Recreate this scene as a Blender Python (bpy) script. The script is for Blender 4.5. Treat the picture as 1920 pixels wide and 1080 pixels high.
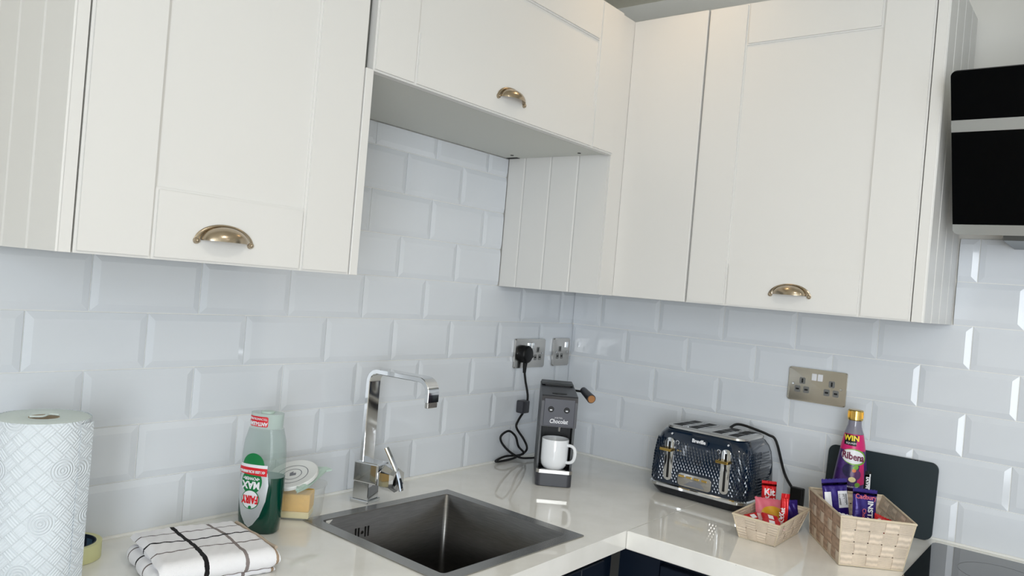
import bpy, bmesh, math, random
from math import sin, cos, pi, radians as R
from mathutils import Vector, Matrix
random.seed(7)
S = bpy.context.scene
for o in list(bpy.data.objects): bpy.data.objects.remove(o)
H = 0.91                                   # worktop height above the floor; all z below are measured from the worktop

# ------------------------------------------------------------------ camera
F = Vector((0.78150842, 0.62387928, -0.00438565)); RT = Vector((0.62193215, -0.7784737, 0.08472951)); UP = Vector((-0.04944687, 0.0689444, 0.99639434))
cd = bpy.data.cameras.new('camera'); cam = bpy.data.objects.new('camera', cd); S.collection.objects.link(cam)
m = Matrix((RT, UP, -F)).transposed().to_4x4(); m.translation = Vector((-2.07613798, -1.39857204, 0.51472280 + H)); cam.matrix_world = m
cd.sensor_width = 36; cd.lens = 36 * 1445.4 / 1920; cd.clip_start = 0.02
S.camera = cam
# ------------------------------------------------------------------ light and exposure
S.view_settings.view_transform = 'Standard'; S.view_settings.look = 'None'; S.view_settings.gamma = 1
S.view_settings.use_curve_mapping = False; S.view_settings.exposure = -0.36
W = bpy.data.worlds.new('sky'); S.world = W; W.use_nodes = True
bg = W.node_tree.nodes['Background']; bg.inputs[0].default_value = (0.72, 0.86, 1.0, 1); bg.inputs[1].default_value = 1.0
def area(name, loc, target, sx, sy, power, col, spread=180):
    l = bpy.data.lights.new(name, 'AREA'); l.shape = 'RECTANGLE'; l.size = sx; l.size_y = sy; l.energy = power; l.color = col; l.spread = R(spread)
    o = bpy.data.objects.new(name, l); S.collection.objects.link(o); o.location = (loc[0], loc[1], loc[2] + H)
    d = Vector(target) - Vector(loc); o.rotation_euler = d.to_track_quat('-Z', 'Y').to_euler(); return o
WIN = (0.89, 0.945, 1.0)
area('daylight_back_window', (-1.60, -3.02, 0.36), (-1.60, 0, 0.36), 1.5, 1.42, 3, WIN)
area('daylight_side_window', (-3.27, -2.35, 0.42), (0, -2.35, 0.42), 1.05, 1.60, 69, WIN)
LAMPS = [(-0.52, -0.54, 1.408, 1.0), (-1.35, -1.35, 1.408, 6.5), (-0.95, -2.3, 1.408, 3.5), (-2.7, -2.2, 1.408, 2)]  # first is the corner downlight; the rest are added fill to brighten the worktop

# ------------------------------------------------------------------ materials
def s2l(c): return c / 12.92 if c <= 0.04045 else ((c + 0.055) / 1.055) ** 2.4
def rgb(r, g, b): return (s2l(r / 255), s2l(g / 255), s2l(b / 255), 1)
MATS = {}
def mat(name, col, rough=0.5, metal=0.0, noise=0.0, nscale=20, bump=0.0, bscale=60, coat=0.0, trans=0.0, ior=1.5, spec=None, stretch=None, rnd=0.0):
    if name in MATS: return MATS[name]
    M = bpy.data.materials.new(name); M.use_nodes = True; nt = M.node_tree; b = nt.nodes['Principled BSDF']
    b.inputs['Base Color'].default_value = col; b.inputs['Roughness'].default_value = rough; b.inputs['Metallic'].default_value = metal
    b.inputs['IOR'].default_value = ior; b.inputs['Coat Weight'].default_value = coat; b.inputs['Coat Roughness'].default_value = 0.04
    b.inputs['Transmission Weight'].default_value = trans
    if spec is not None: b.inputs['Specular IOR Level'].default_value = spec
    tc = nt.nodes.new('ShaderNodeTexCoord'); src = tc.outputs['Object']
    if stretch:
        mp = nt.nodes.new('ShaderNodeMapping'); mp.inputs['Scale'].default_value = stretch; nt.links.new(src, mp.inputs[0]); src = mp.outputs[0]
    last = None
    if noise or rnd:
        n = nt.nodes.new('ShaderNodeTexNoise'); n.inputs['Scale'].default_value = nscale; n.inputs['Detail'].default_value = 4
        nt.links.new(src, n.inputs['Vector'])
        mr = nt.nodes.new('ShaderNodeMapRange'); mr.inputs[3].default_value = 1 - noise; mr.inputs[4].default_value = 1 + noise; mr.inputs[1].default_value = .3; mr.inputs[2].default_value = .7
        nt.links.new(n.outputs[0], mr.inputs[0]); f = mr.outputs[0]
        if rnd:
            oi = nt.nodes.new('ShaderNodeObjectInfo'); m2 = nt.nodes.new('ShaderNodeMapRange'); m2.inputs[3].default_value = 1 - rnd; m2.inputs[4].default_value = 1 + rnd
            nt.links.new(oi.outputs['Random'], m2.inputs[0]); mm = nt.nodes.new('ShaderNodeMath'); mm.operation = 'MULTIPLY'
            nt.links.new(f, mm.inputs[0]); nt.links.new(m2.outputs[0], mm.inputs[1]); f = mm.outputs[0]
        h = nt.nodes.new('ShaderNodeVectorMath'); h.operation = 'SCALE'; h.inputs[0].default_value = col[:3]
        nt.links.new(f, h.inputs['Scale']); nt.links.new(h.outputs[0], b.inputs['Base Color'])
    if bump:
        n = nt.nodes.new('ShaderNodeTexNoise'); n.inputs['Scale'].default_value = bscale; n.inputs['Detail'].default_value = 3; nt.links.new(src, n.inputs['Vector'])
        bp = nt.nodes.new('ShaderNodeBump'); bp.inputs['Strength'].default_value = bump; bp.inputs['Distance'].default_value = 0.002
        nt.links.new(n.outputs[0], bp.inputs['Height']); nt.links.new(bp.outputs[0], b.inputs['Normal'])
    MATS[name] = M; return M
m_wall = mat('wall_paint', rgb(226, 224, 218), .8, noise=.015, nscale=3)
m_ceil = mat('ceiling_paint', rgb(232, 228, 214), .9, noise=.02, nscale=3)
m_floor = mat('floor_wood', rgb(178, 160, 140), .45, noise=.12, nscale=6, stretch=(1, 9, 1))
m_white = mat('painted_cabinet', rgb(223, 222, 219), .32, bump=.04, bscale=400, spec=.35)
m_carc = mat('carcass_board', rgb(206, 208, 202), .45)
m_grout = mat('grout', rgb(240, 240, 237), .85, noise=.03, nscale=60)
m_tile = mat('glazed_tile', rgb(221, 225, 230), .10, noise=.012, nscale=9, bump=.035, bscale=14, rnd=.018, spec=.42)
m_seal = mat('white_sealant', rgb(238, 238, 234), .35)
m_top = None
def worktop_mat():
    M = mat('quartz_worktop', rgb(230, 228, 222), .03, coat=.25); nt = M.node_tree; b = nt.nodes['Principled BSDF']
    tc = nt.nodes.new('ShaderNodeTexCoord'); v = nt.nodes.new('ShaderNodeTexVoronoi'); v.inputs['Scale'].default_value = 55
    nt.links.new(tc.outputs['Object'], v.inputs['Vector'])
    n = nt.nodes.new('ShaderNodeTexNoise'); n.inputs['Scale'].default_value = 14; n.inputs['Detail'].default_value = 5; nt.links.new(tc.outputs['Object'], n.inputs['Vector'])
    r1 = nt.nodes.new('ShaderNodeValToRGB'); r1.color_ramp.elements[0].position = .035; r1.color_ramp.elements[0].color = rgb(158, 154, 146)
    r1.color_ramp.elements[1].position = .06; r1.color_ramp.elements[1].color = (1, 1, 1, 1)
    nt.links.new(v.outputs['Distance'], r1.inputs[0])
    r2 = nt.nodes.new('ShaderNodeValToRGB'); r2.color_ramp.elements[0].position = .35; r2.color_ramp.elements[0].color = rgb(238, 237, 232)
    r2.color_ramp.elements[1].position = .65; r2.color_ramp.elements[1].color = rgb(245, 244, 240); nt.links.new(n.outputs[0], r2.inputs[0])
    mx = nt.nodes.new('ShaderNodeMix'); mx.data_type = 'RGBA'; mx.blend_type = 'MULTIPLY'
    n2 = nt.nodes.new('ShaderNodeTexNoise'); n2.inputs['Scale'].default_value = 23; nt.links.new(tc.outputs['Object'], n2.inputs['Vector'])
    gt = nt.nodes.new('ShaderNodeMath'); gt.operation = 'GREATER_THAN'; gt.inputs[1].default_value = .56; nt.links.new(n2.outputs[0], gt.inputs[0])
    nt.links.new(gt.outputs[0], mx.inputs[0]); nt.links.new(r2.outputs[0], mx.inputs[6]); nt.links.new(r1.outputs[0], mx.inputs[7]); nt.links.new(mx.outputs[2], b.inputs['Base Color'])
    return M
m_top = worktop_mat()
m_navy = mat('navy_cabinet', rgb(8, 20, 36), .4)
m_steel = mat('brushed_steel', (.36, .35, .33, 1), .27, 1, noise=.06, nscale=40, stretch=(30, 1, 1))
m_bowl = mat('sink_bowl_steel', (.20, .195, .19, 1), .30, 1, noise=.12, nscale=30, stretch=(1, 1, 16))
m_chrome = mat('chrome', (.72, .73, .74, 1), .05, 1)
m_satin = mat('satin_chrome', (.50, .485, .46, 1), .26, 1)
m_nickel = mat('brushed_nickel', (.44, .37, .28, 1), .24, 1, noise=.08, nscale=90)
m_black = mat('black_plastic', rgb(11, 11, 12), .42, spec=.3)
m_rubber = mat('black_cable', rgb(12, 12, 13), .5)
m_glassb = mat('black_glass', rgb(5, 6, 8), .035, coat=.5)
m_hoodg = mat('black_hood_glass', rgb(3, 5, 7), .12, spec=.08)
m_alu = mat('anodised_aluminium', (.52, .56, .57, 1), .38, .75)
m_grey = mat('grey_socket_insert', rgb(118, 118, 116), .45)
m_dark = mat('dark_hole', rgb(6, 6, 6), .7)
m_char = mat('charcoal_plastic', rgb(56, 57, 63), .36, bump=.03, bscale=700)
m_char2 = mat('grey_side_plastic', rgb(66, 69, 71), .4, bump=.03, bscale=700)
m_blue = mat('navy_enamel', rgb(5, 27, 48), .10, coat=.6)
m_gold = mat('gold_metal', (.62, .42, .12, 1), .2, 1)
m_copper = mat('copper_cap', (.72, .36, .16, 1), .3, .8)
m_mug = mat('white_ceramic', rgb(238, 240, 243), .10, coat=.4)
m_board = mat('slate_teal_board', rgb(13, 33, 40), .5)
m_red = mat('red_foil', rgb(200, 18, 26), .22, .25)
m_pink = mat('pink_wrapper', rgb(214, 104, 122), .35)
m_purple = mat('purple_foil', rgb(44, 24, 112), .25, .25, noise=.15, nscale=60, bump=.3, bscale=120)
m_yel = mat('yellow_emblem', rgb(214, 160, 30), .4)
m_label = mat('white_print', rgb(232, 232, 236), .4)
m_sponge = mat('yellow_sponge', rgb(248, 196, 78), .9, noise=.05, nscale=150, bump=.5, bscale=300)
m_sponge2 = mat('cream_sponge', rgb(246, 232, 178), .9)
m_cream = mat('cream_tape', rgb(222, 222, 168), .5)
m_lid = mat('white_tub_lid', rgb(228, 229, 226), .35)
m_pgreen = mat('pale_green_plastic', rgb(190, 212, 200), .3)
m_green = mat('label_green', rgb(10, 118, 62), .35)
m_silver = mat('label_silver', rgb(205, 210, 214), .3, .45)
m_lred = mat('label_red', rgb(214, 26, 40), .35)
m_liq = mat('green_liquid', rgb(0, 60, 46), .10, coat=.3)
m_prntb = mat('grey_print', rgb(120, 122, 128), .5)
m_straw = None
def straw(name, col, var, ax):
    M = mat(name, col, .65, noise=.08, nscale=35, rnd=var); nt = M.node_tree; b = nt.nodes['Principled BSDF']
    uv = nt.nodes.new('ShaderNodeUVMap'); w = nt.nodes.new('ShaderNodeTexWave'); w.bands_direction = ax; w.inputs['Scale'].default_value = 2.6; w.inputs['Distortion'].default_value = 1.4
    w.inputs['Detail'].default_value = 2; nt.links.new(uv.outputs[0], w.inputs['Vector'])
    bp = nt.nodes.new('ShaderNodeBump'); bp.inputs['Strength'].default_value = .5; bp.inputs['Distance'].default_value = .0012
    src = [l for l in nt.links if l.to_socket == b.inputs['Base Color']][0].from_socket; mr = nt.nodes.new('ShaderNodeMapRange'); mr.inputs[3].default_value = .80; mr.inputs[4].default_value = 1.06
    nt.links.new(w.outputs['Fac'], mr.inputs[0]); sc2 = nt.nodes.new('ShaderNodeVectorMath'); sc2.operation = 'SCALE'; nt.links.new(src, sc2.inputs[0]); nt.links.new(mr.outputs[0], sc2.inputs['Scale']); nt.links.new(sc2.outputs[0], b.inputs['Base Color'])
    nt.links.new(w.outputs['Fac'], bp.inputs['Height']); nt.links.new(bp.outputs[0], b.inputs['Normal']); return M
m_straw = straw('paper_straw', rgb(224, 207, 187), .04, 'Y'); m_straw2 = straw('brown_paper_straw', rgb(186, 158, 136), .06, 'Y')
m_cord = mat('paper_cord', rgb(212, 197, 172), .7, bump=.3, bscale=300)
def clear(name, col, alpha, rough=.08):
    M = bpy.data.materials.new(name); M.use_nodes = True; nt = M.node_tree; b = nt.nodes['Principled BSDF']
    b.inputs['Base Color'].default_value = col; b.inputs['Alpha'].default_value = alpha; b.inputs['Roughness'].default_value = rough; MATS[name] = M; return M
m_clear = clear('clear_green_plastic', rgb(150, 176, 168), .30)
m_cap = clear('pale_green_cap', rgb(196, 216, 208), .5, .2)
m_tub = clear('frosted_clear_plastic', rgb(226, 230, 228), .26, .15)
m_bottle = clear('clear_bottle_plastic', rgb(150, 150, 165), .45)

# ------------------------------------------------------------------ mesh helpers
class MB:
    def __init__(s): s.bm = bmesh.new(); s.uv = s.bm.loops.layers.uv.new('UVMap')
    def box(s, x0, x1, y0, y1, z0, z1, bev=0, seg=1, M=None, edges=None):
        vs = [s.bm.verts.new((x, y, z)) for x in (x0, x1) for y in (y0, y1) for z in (z0, z1)]
        fs = [s.bm.faces.new([vs[i] for i in f]) for f in ((0, 1, 3, 2), (4, 6, 7, 5), (0, 4, 5, 1), (2, 3, 7, 6), (0, 2, 6, 4), (1, 5, 7, 3))]
        if bev:
            es = list({e for f in fs for e in f.edges})
            if edges: es = [e for e in es if edges(e.verts[0].co, e.verts[1].co)]
            r = bmesh.ops.bevel(s.bm, geom=es, offset=bev, segments=seg, affect='EDGES', profile=.5, clamp_overlap=True)
            vs = list({v for f in fs if f.is_valid for v in f.verts} | {v for v in r['verts']} | {v for f in r['faces'] for v in f.verts})
        if M: bmesh.ops.transform(s.bm, matrix=M, verts=vs)
        return s
    def lathe(s, prof, n=32, M=None, sx=1, sy=1, cap=True, a0=0, a1=2 * pi):
        full = abs(a1 - a0 - 2 * pi) < 1e-6; rings = []; cnt = n if full else n + 1; allv = []
        for r, z in prof:
            if r < 1e-6: v = [s.bm.verts.new((0, 0, z))]
            else: v = [s.bm.verts.new((r * cos(a0 + (a1 - a0) * i / n) * sx, r * sin(a0 + (a1 - a0) * i / n) * sy, z)) for i in range(cnt)]
            rings.append(v); allv += v
        for a, b in zip(rings, rings[1:]):
            for i in range(n if not full else n):
                j = (i + 1) % n if full else i + 1
                if len(a) == 1 and len(b) == 1: continue
                if len(a) == 1: s.bm.faces.new((a[0], b[j], b[i])) if False else s.bm.faces.new((a[0], b[i], b[j]))
                elif len(b) == 1: s.bm.faces.new((a[i], b[0], a[j]))
                else: s.bm.faces.new((a[i], b[i], b[j], a[j]))
        if M: bmesh.ops.transform(s.bm, matrix=M, verts=allv)
        return s
    def cyl(s, p0, p1, r0, r1=None, n=20):
        p0, p1 = Vector(p0), Vector(p1); d = p1 - p0; r1 = r0 if r1 is None else r1
        M = Matrix.Translation(p0) @ d.to_track_quat('Z', 'Y').to_matrix().to_4x4()
        return s.lathe([(0, 0), (r0, 0), (r1, d.length), (0, d.length)], n, M)
    def tube(s, pts, r, n=8, close=False, smooth=4, flat=None, up=None):
        P = [Vector(p) for p in pts]
        if smooth:
            Q = []; N = len(P)
            for i in range(N if close else N - 1):
                a, b, c, d = (P[(i - 1) % N] if close or i else P[0]), P[i], P[(i + 1) % N], (P[(i + 2) % N] if close or i + 2 < N else P[-1])
                for k in range(smooth):
                    t = k / smooth; Q.append(.5 * ((2 * b) + (c - a) * t + (2 * a - 5 * b + 4 * c - d) * t * t + (3 * b - a - 3 * c + d) * t ** 3))
            if not close: Q.append(P[-1])
            P = Q
        rings = []; N = len(P); U = None
        for i, p in enumerate(P):
            t = (P[(i + 1) % N] - P[i - 1]) if close or 0 < i < N - 1 else (P[1] - P[0] if i == 0 else P[-1] - P[-2])
            t = t.normalized() if t.length > 1e-9 else Vector((0, 0, 1))
            if up: U = Vector(up) - t * t.dot(Vector(up))
            elif U is None: U = t.orthogonal()
            else: U = U - t * t.dot(U)
            U.normalize(); V = t.cross(U)
            if flat: w, h, c = flat; ring = [(w / 2, h / 2 - c), (w / 2 - c, h / 2), (-w / 2 + c, h / 2), (-w / 2, h / 2 - c), (-w / 2, -h / 2 + c), (-w / 2 + c, -h / 2), (w / 2 - c, -h / 2), (w / 2, -h / 2 + c)]
            else: ring = [(r * cos(2 * pi * k / n), r * sin(2 * pi * k / n)) for k in range(n)]
            rings.append([s.bm.verts.new(p + V * a + U * b) for a, b in ring])
        k = len(rings[0])
        for i in range(N if close else N - 1):
            a, b = rings[i], rings[(i + 1) % N]
            for j in range(k): s.bm.faces.new((a[j], a[(j + 1) % k], b[(j + 1) % k], b[j]))
        if not close: s.bm.faces.new(rings[0][::-1]); s.bm.faces.new(rings[-1])
        return s
    def prism(s, pts, h0, h1, M=None, bev=0, seg=2):
        """outline in xy extruded along z"""
        a = [s.bm.verts.new((x, y, h0)) for x, y in pts]; b = [s.bm.verts.new((x, y, h1)) for x, y in pts]; n = len(pts)
        fs = [s.bm.faces.new(a[::-1]), s.bm.faces.new(b)] + [s.bm.faces.new((a[i], a[(i + 1) % n], b[(i + 1) % n], b[i])) for i in range(n)]
        vs = a + b
        if bev:
            es = [e for e in fs[1].edges]; r = bmesh.ops.bevel(s.bm, geom=es, offset=bev, segments=seg, affect='EDGES', profile=.5)
            vs = list({v for v in vs if v.is_valid} | {v for f in r['faces'] for v in f.verts})
        if M: bmesh.ops.transform(s.bm, matrix=M, verts=vs)
        return s
    def grid(s, fn, nu, nv, closeu=False, uvs=(1, 1)):
        V = [[s.bm.verts.new(fn(i / nu, j / nv)) for j in range(nv + 1)] for i in range(nu + (0 if closeu else 1))]; L = len(V)
        for i in range(nu):
            for j in range(nv):
                f = s.bm.faces.new((V[i][j], V[(i + 1) % L][j], V[(i + 1) % L][j + 1], V[i][j + 1]))
                for l, (a, b) in zip(f.loops, ((i, j), (i + 1, j), (i + 1, j + 1), (i, j + 1))): l[s.uv].uv = (a / nu * uvs[0], b / nv * uvs[1])
        return s
    def solid(s, t):
        bmesh.ops.recalc_face_normals(s.bm, faces=s.bm.faces[:]); bmesh.ops.solidify(s.bm, geom=s.bm.faces[:], thickness=t); return s
    def build(s, name, m, parent=None, loc=None, rot=None, smooth=False, ang=35, label=None, recalc=True):
        if recalc: bmesh.ops.recalc_face_normals(s.bm, faces=s.bm.faces[:])
        me = bpy.data.meshes.new(name); s.bm.to_mesh(me); s.bm.free(); me.materials.append(m)
        o = bpy.data.objects.new(name, me); S.collection.objects.link(o)
        if smooth:
            me.shade_smooth()
            try: me.set_sharp_from_angle(angle=R(ang))
            except Exception: pass
        if parent: o.parent = parent
        if parent: o.location = loc or (0, 0, 0)
        else: l = loc or (0, 0, 0); o.location = (l[0], l[1], l[2] + H)
        if rot: o.rotation_euler = rot
        if label: o['label'] = label
        return o
def RM(x0, x1, y0, y1, r, n=5):
    out = []
    for cx, cy, a in ((x1 - r, y1 - r, 0), (x0 + r, y1 - r, 90), (x0 + r, y0 + r, 180), (x1 - r, y0 + r, 270)):
        for k in range(n + 1): t = R(a + 90 * k / n); out.append((cx + r * cos(t), cy + r * sin(t)))
    return out
XZ = Matrix(((1, 0, 0, 0), (0, 0, -1, 0), (0, 1, 0, 0), (0, 0, 0, 1)))      # xy outline -> xz plane, extrusion towards -y
def empty(name, label, cat, loc, rz=0, group=None):
    o = bpy.data.objects.new(name, None); S.collection.objects.link(o); o.empty_display_size = .05
    o.location = (loc[0], loc[1], loc[2] + H); o.rotation_euler = (0, 0, rz); o['label'] = label; o['category'] = cat
    if group: o['group'] = group
    return o
def tag(o, label, cat, group=None):
    o['label'] = label; o['category'] = cat
    if group: o['group'] = group
    return o
def struct(o): o['kind'] = 'structure'; return o
def shared(name, me, parent, loc):
    o = bpy.data.objects.new(name, me); S.collection.objects.link(o); o.parent = parent; o.location = loc; return o
def text(txt, size, m, parent, fn=None, name='lettering', ext=.0004, bold=0.0, sx=1.0, loc=None, rot=None, shear=0, space=1):
    """flat text in xy centred on 0, mapped by fn(x, y, h) to a surface"""
    c = bpy.data.curves.new('t', 'FONT'); c.body = txt; c.size = size; c.align_x = 'CENTER'; c.align_y = 'CENTER'; c.extrude = ext; c.offset = bold; c.shear = shear; c.space_character = space; c.resolution_u = 3
    o = bpy.data.objects.new('t', c); S.collection.objects.link(o); dg = bpy.context.evaluated_depsgraph_get(); dg.update()
    me = bpy.data.meshes.new_from_object(o.evaluated_get(dg)); bpy.data.objects.remove(o); bpy.data.curves.remove(c)
    for v in me.vertices:
        v.co.x *= sx
        if fn: v.co = fn(v.co.x, v.co.y, v.co.z + ext)
    me.materials.clear(); me.materials.append(m); me.name = name
    o = bpy.data.objects.new(name, me); S.collection.objects.link(o); o.parent = parent
    if loc: o.location = loc
    if rot: o.rotation_euler = rot
    return o
def decal(pts, m, parent, fn, name='print', h=.0003, cuts=3, label=None):
    bm = bmesh.new(); vs = [bm.verts.new((x, y, 0)) for x, y in pts]; f = bm.faces.new(vs); bmesh.ops.triangulate(bm, faces=[f])
    for _ in range(cuts): bmesh.ops.subdivide_edges(bm, edges=[e for e in bm.edges if e.calc_length() > .004], cuts=1); bmesh.ops.triangulate(bm, faces=bm.faces[:])
    for v in bm.verts: v.co = fn(v.co.x, v.co.y, h)
    me = bpy.data.meshes.new(name); bm.to_mesh(me); bm.free(); me.materials.append(m); me.shade_smooth()
    o = bpy.data.objects.new(name, me); S.collection.objects.link(o); o.parent = parent
    if label: o['label'] = label
    return o
def ell(cx, cy, a, b, n=28, rot=0): return [(cx + a * cos(t) * cos(rot) - b * sin(t) * sin(rot), cy + a * cos(t) * sin(rot) + b * sin(t) * cos(rot)) for t in [2 * pi * i / n for i in range(n)]]

# ------------------------------------------------------------------ room shell
CZ = 1.415
def wallbox(name, *a, m=m_wall): return struct(MB().box(*a).build(name, m))
w_left = wallbox('wall_left', -3.45, .15, 0, .15, -H, CZ)
w_right = wallbox('wall_right', 0, .15, -3.2, 0, -H, CZ)
BY = -3.05
wb = MB(); wb.box(-3.45, -2.4, BY - .15, BY, -H, CZ); wb.box(-.8, .15, BY - .15, BY, -H, CZ); wb.box(-2.4, -.8, BY - .15, BY, -H, -.40); wb.box(-2.4, -.8, BY - .15, BY, 1.12, CZ); struct(wb.build('wall_back', m_wall))
wb = MB(); wb.box(-3.45, -3.30, BY, -2.92, -H, CZ); wb.box(-3.45, -3.30, -1.78, 0, -H, CZ); wb.box(-3.45, -3.30, -2.92, -1.78, -H, -.42); wb.box(-3.45, -3.30, -2.92, -1.78, 1.26, CZ); struct(wb.build('wall_side', m_wall))
struct(MB().box(-3.45, .15, BY - .15, .15, -H - .1, -H).build('floor', m_floor))
struct(MB().box(-3.45, .15, BY - .15, .15, CZ, CZ + .1).build('ceiling', m_ceil))
def window(name, M, w, h):
    r = struct(MB().box(-w / 2, w / 2, 0, .02, -h / 2, -h / 2 + .05).build(name, m_white)); r.matrix_world = Matrix.Translation((0, 0, H)) @ M
    MB().box(-w / 2, w / 2, 0, .05, h / 2 - .05, h / 2).box(-w / 2, -w / 2 + .05, 0, .05, -h / 2, h / 2).box(w / 2 - .05, w / 2, 0, .05, -h / 2, h / 2).box(-.03, .03, 0, .05, -h / 2, h / 2).build('window_frame', m_white, r)
window('window_1', Matrix.Translation((-1.60, BY - .06, .36)), 1.6, 1.52)
window('window_2', Matrix.Translation((-3.36, -2.35, .42)) @ Matrix.Rotation(-pi / 2, 4, 'Z'), 1.14, 1.68)

# tiles: bevelled metro tiles, one object each; grout is the bed behind them
def tile_mesh(w, h, cut=(0, 0, 0, 0)):
    """w x h tile in xz plane centred on 0, front towards -y; cut = left,right,bottom,top edges without bevel"""
    b = .0125; bm = bmesh.new(); t0, t1 = -.0035, -.0063
    def ring(i, y): return [bm.verts.new((x, y, z)) for x, z in ((-w / 2 + (0 if cut[0] else i), -h / 2 + (0 if cut[2] else i)), (w / 2 - (0 if cut[1] else i), -h / 2 + (0 if cut[2] else i)), (w / 2 - (0 if cut[1] else i), h / 2 - (0 if cut[3] else i)), (-w / 2 + (0 if cut[0] else i), h / 2 - (0 if cut[3] else i)))]
    A = ring(0, 0.0005); B = ring(0, t0); C = ring(b, t1)
    for P, Q in ((A, B), (B, C)):
        for k in range(4): bm.faces.new((P[k], P[(k + 1) % 4], Q[(k + 1) % 4], Q[k]))
    bm.faces.new(C); bmesh.ops.remove_doubles(bm, verts=bm.verts[:], dist=1e-6); bmesh.ops.recalc_face_normals(bm, faces=bm.faces[:])
    me = bpy.data.meshes.new('tile'); bm.to_mesh(me); bm.free(); me.materials.append(m_tile); return me
TC = {}
def tile(parent, u0, u1, z0, z1, cut, right=False):
    key = (round(u1 - u0, 4), round(z1 - z0, 4), cut)
    if key not in TC: TC[key] = tile_mesh(u1 - u0, z1 - z0, cut)
    u, z = (u0 + u1) / 2, (z0 + z1) / 2
    o = shared('tile', TC[key], parent, (u, -.0012, z) if not right else (-.0012, -u, z))
    j = (random.random() - .5)
    o.rotation_euler = ((random.random() - .5) * .010, 0, (-pi / 2 if right else 0) + j * .010)
    return o
PW, PH, Z1, G = .202, .102, .1005, .0022
def rows(parent, right, ca, cb, regions):
    lo_u = .0005 if not right else .0100
    for k in range(0, 9):
        z0 = .004 if k == 0 else Z1 + (k - 1) * PH + G / 2; z1 = Z1 + k * PH - G / 2
        a = ca if k % 2 == 0 else cb
        for (umin, umax, zmin, zmax) in regions:
            if z0 > zmax - .01 or z1 < zmin + .01: continue
            c0 = z1 > zmax; zz1 = min(z1, zmax); n = -1
            while True:
                u0 = a + PW * (n) + G / 2; u1 = a + PW * (n + 1) - G / 2; n += 1
                if u0 > umax: break
                if u1 < umin + .006: continue
                cl = u0 < umin; cr = u1 > umax; v0, v1 = max(u0, umin), min(u1, umax)
                if v1 - v0 < .008: continue
                if right: tile(parent, v0, v1, z0, zz1, (int(cl), int(cr), int(k == 0), int(c0)), True)
                else: tile(parent, -v1, -v0, z0, zz1, (int(cr), int(cl), int(k == 0), int(c0)), False)
rows(w_left, False, .0759, .1741, [(.0005, 2.3, 0, Z1 + 4 * PH), (.3975, 1.2, Z1 + 4 * PH, .866)])
rows(w_right, True, .1119, .2107, [(.0092, 2.1, 0, Z1 + 4 * PH), (1.081, 2.1, Z1 + 4 * PH, Z1 + 6 * PH)])
gb = MB().box(-2.3, 0, -.0028, 0, 0, Z1 + 4 * PH).box(-1.2, -.3975, -.0028, 0, Z1 + 4 * PH, .867).build('grout_bed', m_grout, w_left)
gb = MB().box(-.0028, 0, -2.1, -.009, 0, Z1 + 4 * PH).box(-.0028, 0, -2.1, -1.081, Z1 + 4 * PH, Z1 + 6 * PH).build('grout_bed', m_grout, w_right)
def bead(p0, p1):
    a, b = Vector(p0), Vector(p1); return [a, b]
MB().tube([(-2.3, -.0085, .002), (-.008, -.0085, .002)], .004, 8, smooth=0).build('sealant_bead', m_seal, w_left, smooth=True)
MB().tube([(-.0085, -.008, .002), (-.0085, -2.1, .002)], .004, 8, smooth=0).build('sealant_bead', m_seal, w_right, smooth=True)

# ------------------------------------------------------------------ worktop, base units
tx = MB()
hx0, hx1, hy0, hy1 = -1.082, -.702, -.515, -.150
tx.box(-2.6, hx0, -.5785, -.0005, -.04, 0).box(hx1, -.0005, -.5785, -.0005, -.04, 0).box(hx0, hx1, -.5785, hy0, -.04, 0).box(hx0, hx1, hy1, -.0005, -.04, 0)
tag(tx.build('worktop', m_top), 'pale glossy stone worktop holding the sink, running under the left tiled wall into the corner', 'worktop')
tx = MB().box(-.577, -.0005, -1.0865, -.5797, -.04, 0, .0015, 1).box(-.577, -.0005, -2.1, -1.0865, -.04, -.004)
tx.box(-.577, -.5655, -2.1, -1.0865, -.004, 0).box(-.0445, -.0005, -2.1, -1.0865, -.004, 0)
tag(tx.build('worktop', m_top), 'pale glossy stone worktop under the toaster, baskets and hob along the right wall', 'worktop')
def base_run(name, label, loc, rz, length, gaps, first=.02):
    r = empty(name, label, 'cabinet', loc, rz)
    MB().box(0, length, .02, .036, -.72, -.004).box(0, length, .50, .516, -.72, -.0005).box(0, .018, .036, .5, -.72, -.0005).box(length - .018, length, .036, .5, -.72, -.0005).box(.018, length - .018, .036, .5, -.72, -.70).build('carcass', m_navy, r)
    x = first
    MB().box(0, first - .002, 0, .02, -.72, -.006).build('corner_post', m_navy, r)
    for w in gaps:
        d = MB().box(x + .0015, x + w - .0015, 0, .02, -.72, -.018).build('door', m_navy, r)
        a, b = x + .0015, x + w - .0015
        MB().box(a, a + .09, -.006, 0, -.72, -.018, .002).build('stile', m_navy, d); MB().box(b - .09, b, -.006, 0, -.72, -.018, .002).build('stile', m_navy, d)
        MB().box(a + .09, b - .09, -.006, 0, -.108, -.018, .002).build('rail', m_navy, d); MB().box(a + .09, b - .09, -.006, 0, -.72, -.63, .002).build('rail', m_navy, d)
        x += w
    MB().box(0, length, .05, .07, -.87, -.72).build('plinth', m_navy, r)
    return r
base_run('base_cabinet', 'dark navy base cabinet below the sink, turned towards the room', (-2.6, -.555, -.0402), 0, 2.043, [.5, .5, .5, .45], .023)
base_run('base_cabinet', 'dark navy base cabinet below the right hand worktop and the hob', (-.555, -.5555, -.0402), -pi / 2, 1.545, [.5, .5, .42], .10)

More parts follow.
